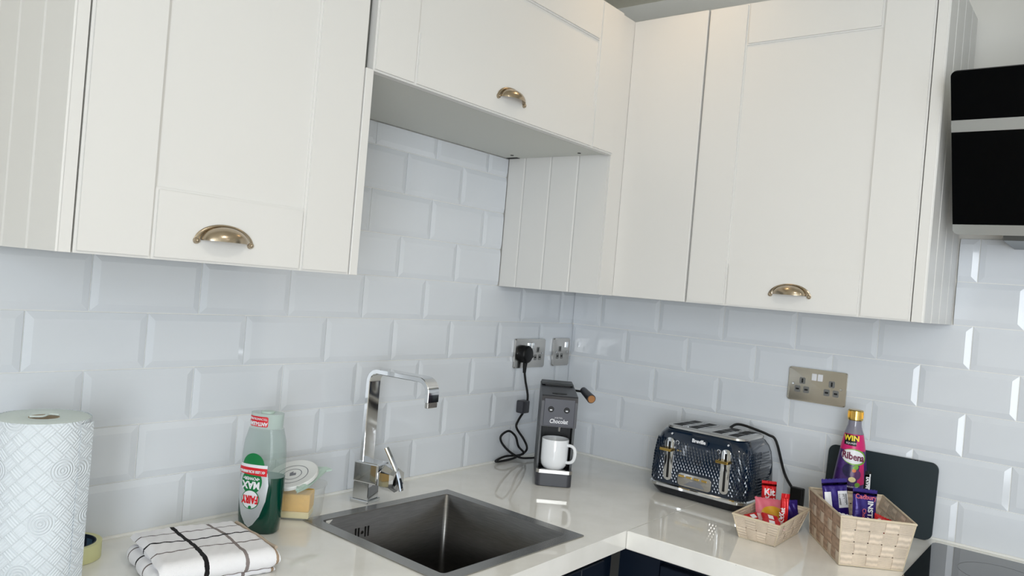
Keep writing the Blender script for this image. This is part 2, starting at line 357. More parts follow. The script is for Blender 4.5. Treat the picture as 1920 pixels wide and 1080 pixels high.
# ------------------------------------------------------------------ wall units
def cup_handle(parent, loc):
    o = MB(); A, B, C = .0375, .024, .0225
    o.grid(lambda u, v: (A * cos(pi * u), -B * sin(pi * u) * sin(v * pi / 2) - .0015, C * sin(pi * u) * cos(v * pi / 2)), 24, 8); o.solid(.0012)
    def fl(u, v):
        t = pi * u; a, b = (.0485 - .0105 * v), (.0285 - .0065 * v)
        return (a * cos(t), -.0030 + .0016 * abs(2 * v - 1) ** 2, b * sin(t) - .0030 * (1 - v))
    f = MB(); f.grid(fl, 28, 4); f.solid(.0014)
    h = o.build('handle', m_nickel, parent, loc=loc, smooth=True, ang=60, label='brushed nickel cup pull')
    for mb in (f,):
        me = bpy.data.meshes.new('x'); mb.bm.to_mesh(me); mb.bm.free(); b = bmesh.new(); b.from_mesh(h.data); b.from_mesh(me)
        for s in (-1, 1):
            for q in (bmesh.ops.create_cone(b, cap_ends=True, segments=16, radius1=.0052, radius2=.0042, depth=.004, matrix=Matrix.Translation((s * .0435, -.002, -.0012)) @ Matrix.Rotation(pi / 2, 4, 'X')),
                      bmesh.ops.create_uvsphere(b, u_segments=12, v_segments=6, radius=.0026, matrix=Matrix.Translation((s * .0435, -.004, -.0012)))): pass
        b.to_mesh(h.data); b.free(); h.data.shade_smooth(); h.data.set_sharp_from_angle(angle=R(50))
    return h
def shaker_door(parent, x0, x1, z0, z1, st=.1, rl=.1, rt=.1, hx=None, hz=.033, y=0, rec=.0065):
    """front surface at y-.02; panel recessed"""
    d = MB().box(x0 + .006, x1 - .006, y - .02 + rec, y, z0 + .006, z1 - .006).build('door', m_white, parent)
    def fr(n, a, b, c, e, inn):
        mb = MB().box(a, b, y - .02, y, c, e)
        bmesh.ops.bevel(mb.bm, geom=[ed for ed in mb.bm.edges if ed.verts[0].co.y < y - .019 and ed.verts[1].co.y < y - .019], offset=.0036, segments=2, affect='EDGES')
        return mb.build(n, m_white, d)
    fr('stile', x0, x0 + st, z0, z1, 1); fr('stile', x1 - st, x1, z0, z1, 1)
    fr('rail', x0 + st + .0003, x1 - st - .0003, z0, z0 + rl, 1); fr('rail', x0 + st + .0003, x1 - st - .0003, z1 - rt, z1, 1)
    if hx is not None: cup_handle(d, (hx, y - .02, z0 + hz))
    return d
def board_panel(parent, x, y0, y1, z0, z1, cuts, face, name='end_panel', th=.018, swap=False):
    """tongue and groove panel lying in a yz plane; outer face at x, face=-1 looks to -x"""
    back = (x, x - face * th); a = min(back) + (.003 if face < 0 else 0); b = max(back) - (.003 if face > 0 else 0)
    p = MB().box(a, b, y0, y1, z0, z1).build(name, m_white, parent)
    ys = [y0] + list(cuts) + [y1]
    for u, v in zip(ys, ys[1:]):
        mb = MB(); fx = x; ix = x - face * .0032; g = .0036
        lo, hi = (u + (.0004 if u != y0 else 0)), (v - (.0004 if v != y1 else 0)); gl, gh = (g if u != y0 else .0006), (g if v != y1 else .0006)
        pts = [(ix, lo), (x - face * .0018, lo), (fx, lo + gl), (fx, hi - gh), (x - face * .0018, hi), (ix, hi)]
        mb.prism(pts, z0, z1).build('board', m_white, p)
    return p
ZB, ZT = .508, 1.228
# left unit
u = empty('wall_cabinet', 'white shaker wall cabinet at the left with a cup handle and a grooved outer side', 'cabinet', (-1.43, -.330, ZB))
def rel(o): return o
u.location = (-1.43, 0, ZB + H)
ox = 1.43
MB().box(-1.663 + ox, -1.2135 + ox, -.328, -.012, 0.0, .72).build('carcass', m_carc, u)
shaker_door(u, -1.6595 + ox, -1.2150 + ox, 0, .72, st=.1, hx=-1.4535 + ox + .0, y=-.331)
board_panel(u, -1.681 + ox, -.350, -.010, 0, .72, [-.256, -.166, -.082], -1)
MB().box(-1.2135 + ox, -1.1965 + ox, -.350, -.010, 0, .3585, .0008).build('end_panel', m_white, u)
# bridging unit over the sink recess
u = empty('bridging_cabinet', 'white short wall cabinet above the sink recess, with a wide door and cup handle', 'cabinet', (-.8, 0, .868)); ox = .8; u.location = (-.8, 0, .868 + H)
MB().box(-1.1960 + ox, -.3965 + ox, -.322, -.0095, 0, .36).build('carcass', m_carc, u)
shaker_door(u, -1.1985 + ox, -.4000 + ox, -.003, .359, st=.1, rl=.1, rt=.1, hx=-.8215 + ox, hz=.038, y=-.332)
for (x, y) in ((-.4435, -.0558), (-.4292, -.2673)):
    MB().cyl((x + ox, y, -.0012), (x + ox, y, .001), .0045).build('cam_cover', m_dark, u)
MB().box(-.412 + ox, -.398 + ox, -.008 - .04, -.010, -.001, .0005).build('bracket', m_dark, u)
# corner and right run
u = empty('wall_cabinet', 'white corner wall cabinet to the right of the recess: grooved side, plain panel, shaker door', 'cabinet', (0, 0, ZB)); u.location = (0, 0, ZB + H)
MB().box(-.309, -.0095, -1.0525, -.012, 0, .72).build('carcass', m_carc, u)
board_panel(u, -.395, -.336, -.0079, 0, .72, [-.2445, -.1552, -.0661], -1, name='side_panel')
MB().box(-.394, -.327, -.341, -.3365, 0, .72).build('filler_strip', m_white, u)
MB().box(-.330, -.311, -.5475, -.3415, 0, .72, .0015, 2).build('blank_panel', m_white, u)
rr = bpy.data.objects.new('door_hinge_line', None)
def rdoor():
    bpy.data.objects.remove(rr)
    d = shaker_door(u, 0, .5005, 0, .72, hx=.2515, hz=.036, y=0, rec=.0055)
    d.location = (-.310, -.5512, 0); d.rotation_euler = (0, 0, -pi / 2); return d
rdoor()
# end panel of the right run: outer face looks towards -y
p = MB().box(-.330, -.0095, -1.0735, -1.0540, 0, .72, .0006).build('end_panel', m_white, u)
for a, b in ((-.330, -.2555), (-.2549, -.1705), (-.1699, -.0855), (-.0849, -.0095)):
    pts = [(a, -1.0735), (a + .0004, -1.0752), (a + .0032, -1.0775), (b - .0032, -1.0775), (b - .0004, -1.0752), (b, -1.0735)]
    MB().prism(pts, 0, .72).build('board', m_white, p)

# ------------------------------------------------------------------ cooker hood (angled black glass)
hd = empty('cooker_hood', 'angled black glass cooker hood with aluminium strips at the right edge', 'cooker hood', (0, -1.40, .70)); HX = Vector((-.2325, 0, .002)); DX = Vector((-.1675, 0, .293)); DL = DX.length; D = DX.normalized(); NN = Vector((-D.z, 0, D.x))
hm = Matrix(((0, D.x, NN.x, HX.x), (1, 0, 0, 0), (0, D.z, NN.z, HX.z), (0, 0, 0, 1)))   # (y, along, out)
def slab(a, b, m, name, r=(0, 0), th=.006, z=0):
    pts = []; y0, y1 = -.2995, .2995
    def c(cx, cy, rad, s): return [(cx + rad * cos(R(s + 90 * k / 5)), cy + rad * sin(R(s + 90 * k / 5))) for k in range(6)]
    pts += (c(y1 - r[1], b - r[1], r[1], 0) + c(y0 + r[1], b - r[1], r[1], 90)) if r[1] else [(y1, b), (y0, b)]
    pts += (c(y0 + r[0], a + r[0], r[0], 180) + c(y1 - r[0], a + r[0], r[0], 270)) if r[0] else [(y0, a), (y1, a)]
    return MB().prism(pts, z, z + th, M=hm).build(name, m, hd)
slab(.0225, .221, m_hoodg, 'glass_panel'); slab(.245, .342, m_hoodg, 'glass_panel', (0, .010))
slab(.0, .0225, m_alu, 'trim_strip', (.012, 0), .008, -.001); slab(.221, .245, m_alu, 'trim_strip', (0, 0), .008, -.001)
MB().prism([(-.012, 0), (-.22, 0), (-.36, .235), (-.36, .28), (-.012, .28)], -.21, .21, M=Matrix(((1, 0, 0, 0), (0, 0, 1, 0), (0, 1, 0, -.010), (0, 0, 0, 1)))).build('body', mat('hood_metal', (.16, .18, .19, 1), .35, .8), hd)
MB().box(-.20, -.012, -.12, .12, .27, .70).build('chimney', m_alu, hd)

# ------------------------------------------------------------------ hob
hb = empty('hob', 'black glass ceramic hob at the bottom right corner', 'hob', (-.3055, -1.38, 0))
MB().prism(RM(-.2605, .2605, -.2945, .2945, .012), -.0035, .0042, bev=.0012).build('glass_top', m_glassb, hb)
for cx, cy, r in ((-.12, .15, .09), (.12, .15, .075), (-.12, -.15, .075), (.12, -.15, .09)):
    MB().grid(lambda a, b: ((r - .0012 * b) * cos(2 * pi * a) + cx, (r - .0012 * b) * sin(2 * pi * a) + cy, .0044), 48, 1, closeu=True).build('cooking_ring', m_prntb, hb)

# ------------------------------------------------------------------ sink
sk = empty('sink', 'square brushed steel inset sink with dark bowl', 'sink', (-.8905, -.3305, 0), R(-1.9))
def sink_mesh():
    o = RM(-.2085, .2085, -.205, .205, .004, 3); i1 = RM(-.181, .181, -.1775, .1775, .010, 3); i2 = RM(-.179, .179, -.1755, .1755, .010, 3); i3 = RM(-.172, .172, -.1685, .1685, .014, 3); i4 = RM(-.15, .15, -.147, .147, .03, 3)
    return o, i1, i2, i3, i4
o_, i1, i2, i3, i4 = sink_mesh()
def loft(mb, rings):
    V = [[mb.bm.verts.new((x, y, z)) for x, y in r] for r, z in rings]; n = len(V[0])
    for a, b in zip(V, V[1:]):
        for k in range(n): mb.bm.faces.new((a[k], a[(k + 1) % n], b[(k + 1) % n], b[k]))
    return V
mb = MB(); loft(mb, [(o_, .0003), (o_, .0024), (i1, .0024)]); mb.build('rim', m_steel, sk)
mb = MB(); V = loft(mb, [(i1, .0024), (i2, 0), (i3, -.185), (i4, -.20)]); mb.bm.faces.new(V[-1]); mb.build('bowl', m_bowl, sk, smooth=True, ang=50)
mb = MB()
for dx in (-.017, -.009, .009, .017): mb.box(dx - .0019, dx + .0019, .1734, .176, -.052, -.030)
mb.build('overflow_slots', m_dark, sk); MB().cyl((0, .1755, -.041), (0, .1725, -.041), .0035).build('overflow_screw', m_satin, sk)
for nme, mm in (('overflow_slots', 0),): pass
MB().lathe([(0, -.197), (.035, -.197), (.042, -.1985), (.045, -.1995)], 32).build('drain', m_satin, sk, smooth=True)
for o in sk.children:
    if o.name.startswith('overflow'): o.location.x = -.075

# ------------------------------------------------------------------ tap (local y- = spout direction)
tp = empty('mixer_tap', 'square chrome mixer tap with flat swan spout behind the sink', 'tap', (-.899, -.087, 0), R(13.5))
MB().box(-.0245, .0245, -.0245, .0245, 0, .008, .0015).build('base_plate', m_chrome, tp)
MB().box(-.0205, .0205, -.0205, .0205, .008, .046, .001).build('body', m_chrome, tp)
MB().box(-.0222, .0222, -.042, .0225, .046, .0925, .0035, 2).build('mixer_block', m_chrome, tp)
k = MB(); Mk = Matrix.Translation((.003, -.062, .062)) @ Matrix.Rotation(R(90), 4, 'X') @ Matrix.Rotation(R(30), 4, 'Z')
k.lathe([(0, -.022), (.026, -.022), (.0295, -.014), (.0295, .012), (.025, .020), (0, .020)], 6, Mk).build('handle_hub', m_chrome, tp)
MB().tube([(.002, -.092, .040), (-.001, -.082, .075), (-.006, -.050, .130)], .005, 10, smooth=3, flat=(.013, .0070, .0025), up=(0, 1, 0)).build('lever', m_chrome, tp, smooth=True)
pts = [(0, .004, .0925)]; rr_ = .026; top = .2965; L = .149
pts += [(0, .004, top - rr_)] + [(0, .004 - rr_ * (1 - cos(t)), top - rr_ + rr_ * sin(t)) for t in [pi / 2 * i / 6 for i in range(1, 7)]]
pts += [(0, .004 - L + rr_ * 1.2 * (0), top)] + [(0, .004 - L - rr_ * sin(t), top - rr_ * (1 - cos(t))) for t in [pi / 2 * i / 6 for i in range(1, 7)]] + [(0, .004 - L - rr_, top - .046)]
MB().tube(pts, 0, smooth=0, flat=(.034, .0085, .0015), up=(1, 0, 0)).build('spout', m_chrome, tp) if False else None
def spout():
    mb = MB(); w = .0175; th = .0055; rings = []; P = [Vector(p) for p in pts]
    for i, p in enumerate(P):
        t = (P[min(i + 1, len(P) - 1)] - P[max(i - 1, 0)]).normalized(); n = Vector((0, -t.z, t.y))
        c = .0012; rings.append([mb.bm.verts.new(p + Vector((a, 0, 0)) + n * b) for a, b in ((w, th - c), (w - c, th), (-w + c, th), (-w, th - c), (-w, -th + c), (-w + c, -th), (w - c, -th), (w, -th + c))])
    for a, b in zip(rings, rings[1:]):
        for j in range(8): mb.bm.faces.new((a[j], a[(j + 1) % 8], b[(j + 1) % 8], b[j]))
    mb.bm.faces.new(rings[0]); mb.bm.faces.new(rings[-1]); return mb
spt = spout().build('spout', m_chrome, tp, smooth=True, ang=30); spt.rotation_euler = (0, 0, R(-10))
MB().box(-.0155, .0155, .004 - L - rr_ - .0045, .004 - L - rr_ + .0045, top - .058, top - .0462, .001).build('spout_nozzle', m_satin, tp).rotation_euler = (0, 0, R(-10))

# ------------------------------------------------------------------ sockets
def socket(name, label, u0, u1, z0, z1, right, gangs, plugged=None):
    w, h = u1 - u0, z1 - z0; cx, cz = (u0 + u1) / 2, (z0 + z1) / 2
    r = empty(name, label, 'socket', (-.0092, -cx, cz) if right else (-cx, -.0092, cz), -pi / 2 if right else 0)
    MB().prism(RM(-w / 2, w / 2, -h / 2, h / 2, .004), 0, .006, M=XZ, bev=.0035, seg=3).build('face_plate', m_satin if not right else mat('warm_satin_plate', (.58, .54, .47, 1), .25, 1), r, smooth=True, ang=40)
    def hole(x, z, i):
        MB().prism(RM(x - .0075, x + .0075, z - .0085, z + .0085, .003), .0058, .0063, M=XZ).build('pin_insert', m_grey, r)
        if i == 0: MB().box(x - .002, x + .002, -.0067, -.0060, z - .0055, z + .0055).build('pin_slot', m_dark, r)
        else: MB().box(x - .0042, x + .0042, -.0067, -.0060, z - .0022, z + .0022).build('pin_slot', m_dark, r)
    gx = [(-.037, .0), (.037, .0)] if gangs == 2 else [(-.010, 0)]
    for gi, (x, z) in enumerate(gx):
        if plugged == gi: continue
        hole(x, z + .010, 0); hole(x - .0112, z - .0125, 1); hole(x + .0112, z - .0125, 2)
    sw = [-.0075, .0075] if gangs == 2 else [.024]
    for x in sw: MB().box(x - .0062, x + .0062, -.009, -.0055, .014, .032, .001, M=Matrix.Translation((0, 0, 0))).build('switch', m_label if right else m_chrome, r)
    for x in ((-.060, .060) if gangs == 2 else (-.030, .030)):
        MB().cyl((x, -.0058, 0), (x, -.0072, 0), .0034, .0028).build('screw', m_chrome, r)
    return r
s1 = socket('wall_socket', 'brushed steel double socket with a black plug in it, left of the corner', .156, .302, .2715, .3575, False, 2, plugged=0)
socket('wall_socket', 'brushed steel single socket next to the corner', .0225, .1095, .2730, .3590, False, 1)
socket('wall_socket', 'brushed steel double socket above the chopping board and bottle', .7125, .8585, .2755, .3625, True, 2)
pg = empty('power_plug', 'black mains plug in the left double socket, its lead looping down to the coffee machine', 'plug', (-.2665, -.0152, .3135))
MB().prism([(.0255 * cos(t) * (1 if sin(t) > -.2 else .96), .026 * sin(t)) for t in [2 * pi * i / 24 for i in range(24)]], 0, .024, M=XZ, bev=.007, seg=3).build('plug_body', m_black, pg, smooth=True, ang=60)
MB().cyl((0, -.012, -.020), (0, -.012, -.055), .0072, .0045, 14).build('strain_relief', m_black, pg, smooth=True)
cb = [(0, -.012, -.05), (.008, -.013, -.08), (.016, -.02, -.125), (.006, -.022, -.160), (-.026, -.024, -.192), (-.033, -.026, -.212), (.012, -.022, -.251), (.042, -.014, -.281), (.038, -.006, -.298), (-.010, -.004, -.3085), (-.078, -.006, -.3085), (-.095, -.010, -.3030), (-.062, -.016, -.2935), (-.005, -.018, -.297), (.020, -.020, -.292), (-.014, -.024, -.268), (-.037, -.028, -.236), (-.071, -.028, -.217), (-.099, -.024, -.229), (-.091, -.022, -.250), (-.048, -.020, -.281), (-.004, -.026, -.302), (.035, -.034, -.3065), (.058, -.040, -.3065)]
MB().tube(cb, .0033, 8, smooth=6).build('cable', m_rubber, pg, smooth=True)
MB().box(-.027, .007, -.038, -.012, -.170, -.133, .004, 2).build('cable_clip', m_char, pg)

# ------------------------------------------------------------------ coffee machine (local -y faces the camera)
cm = empty('coffee_machine', 'slim charcoal coffee machine in the corner with a mug on its tray', 'coffee machine', (-.4195 + .79 * .125, -.2672 + .61 * .125, 0), math.atan2(-.79, .61))
f = -.125; bk = .125; hw = .0470
MB().prism(RM(-hw, hw, f, bk, .012), .002, .034, bev=.0).build('base', m_char, cm)
MB().prism(RM(-hw + .004, hw - .004, f + .004, bk - .004, .01), 0, .002).build('foot_pad', m_black, cm)
MB().prism([(-hw, f + .004), (-hw + .008, f - .0012), (hw - .008, f - .0012), (hw, f + .004), (hw, f + .012), (-hw, f + .012)], .0345, .0435).build('chrome_trim', m_satin, cm)
MB().box(-hw + .004, hw - .004, f + .010, f + .085, .034, .0365).build('drip_tray', m_black, cm)
for k in range(9): MB().box(-hw + .008 + k * .0088, -hw + .012 + k * .0088, f + .012, f + .083, .0365, .0398).build('tray_bar', m_satin if k % 9 == -1 else m_black, cm)
# side profile (y,z) walls with recess
MB().box(-hw, -hw + .0065, f + .036, bk, .034, .160, .001).build('side_wall', m_char2, cm); MB().box(hw - .0065, hw, f + .036, bk, .034, .160, .001).build('side_wall', m_char2, cm)
MB().box(-hw + .0075, hw - .0075, f + .085, bk, .034, .160).build('column', m_black, cm)
for x in (-.030, -.022, .022, .030): MB().box(x - .0015, x + .0015, f + .0835, f + .085, .05, .152).build('column_rib', m_black, cm)
MB().prism([(f, .156), (f, .222), (f + .006, .2335), (f + .012, .236), (bk, .242), (bk, .156)], -hw, hw, M=Matrix(((0, 0, 1, 0), (1, 0, 0, 0), (0, 1, 0, 0), (0, 0, 0, 1)))).build('brew_head', m_char, cm)
MB().prism([(-.040, .158), (.040, .158), (.040, .229), (-.040, .229)], -f + .0, -f + .0015, M=XZ, bev=.001).build('front_panel', mat('slate_front', rgb(54, 55, 66), .36), cm)
MB().box(-hw + .002, hw - .002, f + .175, bk - .001, .242, .2475, .002).build('rear_lid', m_char2, cm); MB().box(-hw + .012, hw - .012, f + .170, f + .176, .2405, .2445).build('lid_slot', m_black, cm)
MB().prism(ell(0, f + .045, .020, .012), .2365, .2378).build('pod_recess', m_black, cm)
for x in (-.0215, .0195):
    b = MB().cyl((x, f - .0014, .201), (x, f - .0030, .201), .0078, .0070).build('button', m_black, cm)
    MB().prism(ell(x, .1995, .0035, .0016), -f + .0030, -f + .0034, M=XZ).build('button_icon', m_label, b)
fnc = lambda x, y, h: Vector((x, f - .0016 - h, y))
text('Chocolat', .0150, m_label, cm, lambda x, y, h: fnc(x, y + .1705, h), bold=.0003, sx=.85, shear=.2); text('HOTEL', .0052, m_label, cm, lambda x, y, h: fnc(x, y + .1800, h), space=1.4)
MB().cyl((.006, f + .03, .156), (.006, f + .03, .140), .004, .003).build('spout', m_chrome, cm)
MB().tube([(hw - .004, .052, .232), (hw + .022, .046, .231), (hw + .032, .038, .229)], .0032, 8, smooth=3).build('lever_arm', m_black, cm, smooth=True)
g = MB().cyl((hw + .026, .050, .234), (hw + .044, -.015, .221), .0098, .0125, 20).build('lever_grip', m_char, cm, smooth=True, ang=50)
MB().cyl((hw + .044, -.015, .221), (hw + .0447, -.0172, .2206), .0108, .0100, 20).build('grip_cap', m_copper, g)

mg = empty('mug', 'white ceramic mug standing on the coffee machine tray', 'mug', (-.3915, -.2440, .0402), math.atan2(-.79, .61) - R(24))
MB().lathe([(0, 0), (.020, 0), (.028, .003), (.0335, .012), (.0355, .024), (.0360, .078), (.0355, .0795), (.0345, .078), (.0335, .025), (.028, .010), (0, .008)], 40).build('body', m_mug, mg, smooth=True, ang=60)
MB().tube([(.0345, 0, .066), (.047, 0, .0655), (.0555, 0, .058), (.0575, 0, .043), (.053, 0, .028), (.043, 0, .0215), (.033, 0, .021)], .0042, 10, smooth=5).build('handle', m_mug, mg, smooth=True)

# ------------------------------------------------------------------ toaster
ts = empty('toaster', 'navy four slice toaster with a dimpled glossy body and gold levers', 'toaster', (-.1335, -.573, 0), R(-3))
def rrect(hx, hy, r, n=6): return RM(-hx, hx, -hy, hy, r, n)
def tring(z, sc=0): return z
prof = [(.028, .0935, .1330, .030), (.040, .0950, .1355, .032), (.064, .0955, .1365, .034), (.110, .0935, .1350, .036), (.140, .0905, .1315, .038), (.158, .0855, .1260, .040), (.170, .0785, .1180, .042), (.1755, .0720, .1110, .044)]
mb = MB(); V = loft(mb, [(rrect(hx, hy, r), z) for z, hx, hy, r in prof]); mb.bm.faces.new(V[0][::-1]); mb.bm.faces.new(V[-1]); body = mb.build('body', m_blue, ts, smooth=True, ang=50)
# dimpled skin: raised leaf facets on front and both ends, one joined mesh
dm = MB()
def hxy(z):
    for a, b in zip(prof, prof[1:]):
        if a[0] <= z <= b[0]: t = (z - a[0]) / (b[0] - a[0]); return a[1] + (b[1] - a[1]) * t, a[2] + (b[2] - a[2]) * t, a[3]
    return prof[-1][1:]
def perim(s, z):
    """s along the perimeter starting mid left end, through the front (-x) to the right end"""
    hx, hy, r = hxy(z); A = hx - r; q = pi / 2 * r
    segs = s
    if s < A: return Vector((-s, hy, z)), Vector((0, 1, 0))
    s -= A
    if s < q: a = s / r; return Vector((-A - r * sin(a), hy - r + r * cos(a), z)), Vector((-sin(a), cos(a), 0))
    s -= q
    if s < 2 * (hy - r): return Vector((-hx, hy - r - s, z)), Vector((-1, 0, 0))
    s -= 2 * (hy - r)
    if s < q: a = s / r; return Vector((-A - r * cos(a), -hy + r - r * sin(a), z)), Vector((-cos(a), -sin(a), 0))
    s -= q; return Vector((-A + s, -hy, z)), Vector((0, -1, 0))
row = 0; z = .040
while z < .141:
    s = .02 + (.0043 if row % 2 else 0)
    while s < .46:
        p, n = perim(s, z)
        onface = n.x < -.99
        skip = onface and (abs(p.y - .077) < .012 or abs(p.y + .081) < .012 or (abs(p.y) < .050 and z < .076 and z > .034) or (abs(p.y) < .03 and z > .135))
        if s < .412 and not skip:
            t = Vector((-n.y, n.x, 0)); w, hh, e = .0034, .0072, .0016
            c = dm.bm.verts.new(p + n * e); q = [dm.bm.verts.new(v) for v in (p + t * w - n * .0004, p + Vector((0, 0, hh)) - n * .0006, p - t * w - n * .0004, p - Vector((0, 0, hh)) - n * .0004)]
            for i in range(4): dm.bm.faces.new((c, q[i], q[(i + 1) % 4]))
        s += .0086
    z += .0072; row += 1
d = dm.build('dimple_relief', m_blue, ts); d['kind'] = 'stuff'
rb = MB()
for k in range(14): z = .045 + k * .0075; hx, hy, r = hxy(z); rb.box(-.042, .045, -hy - .0008, -hy + .003, z - .0022, z + .0022, .0009)
d = rb.build('side_ribs', m_blue, ts); d['kind'] = 'stuff'
mb = MB(); V = loft(mb, [(rrect(.093, .132, .03), .0200), (rrect(.0975, .1385, .034), .0225), (rrect(.0975, .1385, .034), .0290), (rrect(.0945, .1350, .032), .0320)]); mb.build('chrome_band', m_chrome, ts, smooth=True, ang=40)
mb = MB(); V = loft(mb, [(rrect(.080, .118, .03), .001), (rrect(.089, .128, .03), .012), (rrect(.093, .132, .03), .0200)]); mb.bm.faces.new(V[0][::-1]); mb.bm.faces.new(V[-1]); mb.build('base', mat('navy_plastic', rgb(8, 14, 26), .3), ts)
mb = MB(); V = loft(mb, [(rrect(.0745, .1120, .030), .1745), (rrect(.0735, .1110, .030), .1795), (rrect(.0700, .1075, .028), .1812)]); mb.bm.faces.new(V[-1]); mb.build('top_plate', m_satin, ts, smooth=True, ang=30)
for y in (.078, .034, -.034, -.078):
    sl = MB().box(-.056, .060, y - .0135, y + .0135, .1805, .1817, .0).build('bread_slot', m_dark, ts)
    MB().box(-.058, .062, y - .0155, y - .0135, .1805, .1825).box(-.058, .062, y + .0135, y + .0155, .1805, .1825).box(-.012, -.010, y - .0135, y + .0135, .1815, .1822).box(.018, .020, y - .0135, y + .0135, .1815, .1822).build('slot_guard', m_chrome, sl)
def tf(x, y, h): hx, hy, r = hxy(y); return Vector((-hx - .0004 - h, -x, y))
for ly in (.077, -.081):
    MB().prism(RM(-.0125, .0125, .041, .152, .011, 6), 0, .0045, M=Matrix.Translation((-.0915, ly, 0)) @ Matrix(((0, 0, -1, 0), (-1, 0, 0, 0), (0, 1, 0, 0), (0, 0, 0, 1))), bev=.001).build('lever_rail', m_chrome, ts, smooth=True, ang=40)
    MB().box(-.0975, -.0955, ly - .0028, ly + .0028, .048, .142).build('lever_slot', m_dark, ts)
    lv = MB().box(-.120, -.096, ly - .017, ly + .017, .1195, .1265, .002, 2).build('lever', m_gold, ts, label='gold lever')
    MB().cyl((-.0895, ly, .1615), (-.0862, ly, .1625), .0022).build('indicator', m_label, ts)
    MB().grid(lambda a, b: Vector((-.0945, ly + (-.021 if ly > 0 else .021), .143)) + Vector((0, (.0052 - .0011 * b) * cos(2 * pi * a * .7), (.0052 - .0011 * b) * sin(2 * pi * a * .7))), 16, 1).build('dial_mark', m_label, ts)
MB().prism(RM(-.024, .024, .149, .163, .003), 0, .002, M=Matrix.Translation((-.0905, -.003, 0)) @ Matrix(((0, 0, -1, 0), (-1, 0, 0, 0), (0, 1, 0, 0), (0, 0, 0, 1)))).build('badge', m_blue, ts)
text('Breville', .0125, m_label, ts, lambda x, y, h: Vector((-.0928 - h, -x - .003, y + .156)), bold=.0005)
cp = MB().prism(RM(-.047, .047, .036, .069, .009), 0, .0045, M=Matrix.Translation((-.0925, -.001, 0)) @ Matrix(((0, 0, -1, 0), (-1, 0, 0, 0), (0, 1, 0, 0), (0, 0, 0, 1))), bev=.001).build('control_panel', m_satin, ts, smooth=True, ang=40)
for k in range(4): MB().box(-.0995, -.0965, -.036 + k * .0215, -.0215 + k * .0215, .058, .0635, .0008).build('button', m_gold if k != 9 else m_dark, cp)
MB().prism([(-.028, .040), (.03, .040), (.02, .052), (.006, .055), (-.012, .050)], .097, .0973, M=Matrix(((0, 0, -1, 0), (-1, 0, 0, 0), (0, 1, 0, 0), (0, 0, 0, 1)))).build('print', m_prntb, cp)
MB().tube([(.068, -.005, .176), (.074, -.02, .190), (.078, -.04, .192), (.082, -.075, .186), (.086, -.108, .178), (.092, -.128, .164), (.108, -.150, .085), (.112, -.172, .050), (.110, -.182, .040)], .0034, 8, smooth=5).build('cable', m_rubber, ts, smooth=True)
MB().box(.098, .116, -.205, -.172, .001, .055, .003, 2).build('cable_plug', m_black, ts)

# ------------------------------------------------------------------ chopping board
cbd = MB().prism(RM(-.1245, .1245, 0, .180, .017, 6), -.003, .003, bev=.001, M=Matrix.Translation((0, 0, 0)) @ Matrix(((0, 0, -1, 0), (-1, 0, 0, 0), (0, 1, 0, 0), (0, 0, 0, 1)))).build('chopping_board', m_board, loc=(-.034, -.9545, .0006), rot=(0, R(6.5), 0))
tag(cbd, 'dark teal chopping board with rounded corners leaning against the right tiled wall', 'chopping board')

# ------------------------------------------------------------------ baskets
def basket(label, base, rim, h, ncols, nrows, brown=()):
    """base, rim: 4 corner points each (counter-clockwise), world xy"""
    c = sum((Vector(p) for p in base), Vector((0, 0))) / 4; bk = empty('woven_basket', label, 'basket', (c.x, c.y, 0))
    B = [Vector((p[0] - c.x, p[1] - c.y, .002)) for p in base]; T = [Vector((p[0] - c.x, p[1] - c.y, h)) for p in rim]
    mb = MB(); mb.prism([(p.x * .98, p.y * .98) for p in B], .0, .003); mb.build('floor_panel', m_straw2, bk)
    for w in range(4):
        b0, b1, t0, t1 = B[w], B[(w + 1) % 4], T[w], T[(w + 1) % 4]; nc = ncols[w % 2]
        n = (b1 - b0).cross(t0 - b0).normalized(); n = n if n.dot(b0) > 0 else -n
        P = lambda u, v: (b0 + (b1 - b0) * u) * (1 - v) + (t0 + (t1 - t0) * u) * v
        A = .0012; L = (b1 - b0).length
        for r in range(nrows):
            o = MB().grid(lambda u, v: P(u, (r + .05 + v * .90) / nrows) + n * (A * sin(pi * (u * nc)) * (1 if r % 2 else -1) * 1.0), nc * 6, 3, uvs=(L * 20, 1.2)).solid(.0007)
            o.build('strap', m_straw2 if (w in brown and r % 2) else m_straw, bk, smooth=True)
        for k in range(nc):
            o = MB().grid(lambda u, v: P((k + .05 + u * .90) / nc, v) + n * (A * sin(pi * (v * nrows)) * (-1 if k % 2 else 1) * 1.0 + .0002), 3, nrows * 6, uvs=(1.2, 1)).solid(.0007)
            o.build('strap', m_straw2 if w in brown else m_straw, bk, smooth=True)
    MB().tube([p + Vector((0, 0, 0)) for t0, t1 in zip(T, T[1:] + T[:1]) for p in (t0, t0.lerp(t1, .5))], .0027, 8, close=True, smooth=0).build('rim', m_cord, bk, smooth=True)
    for b, t in zip(B, T): MB().tube([b, t], .0016, 6, smooth=0).build('corner_cord', m_cord, bk, smooth=True)
    MB().tube([p for p in B], .0018, 6, close=True, smooth=0).build('base_cord', m_cord, bk, smooth=True)
    return bk
# small basket: near-left, near-right, far-right, far-left corners
sb = basket('small shallow woven basket of red sweets in front of the toaster', [(-.402, -.763), (-.402, -.842), (-.255, -.842), (-.255, -.763)], [(-.428, -.755), (-.437, -.861), (-.232, -.857), (-.225, -.753)], .0555, (4, 6), 2)
bbk = basket('taller woven basket of purple sachets in front of the chopping board', [(-.402, -.975), (-.328, -1.078), (-.158, -.964), (-.228, -.862)], [(-.410, -.974), (-.334, -1.097), (-.130, -.988), (-.219, -.850)], .1015, (5, 8), 4, brown=(3,))

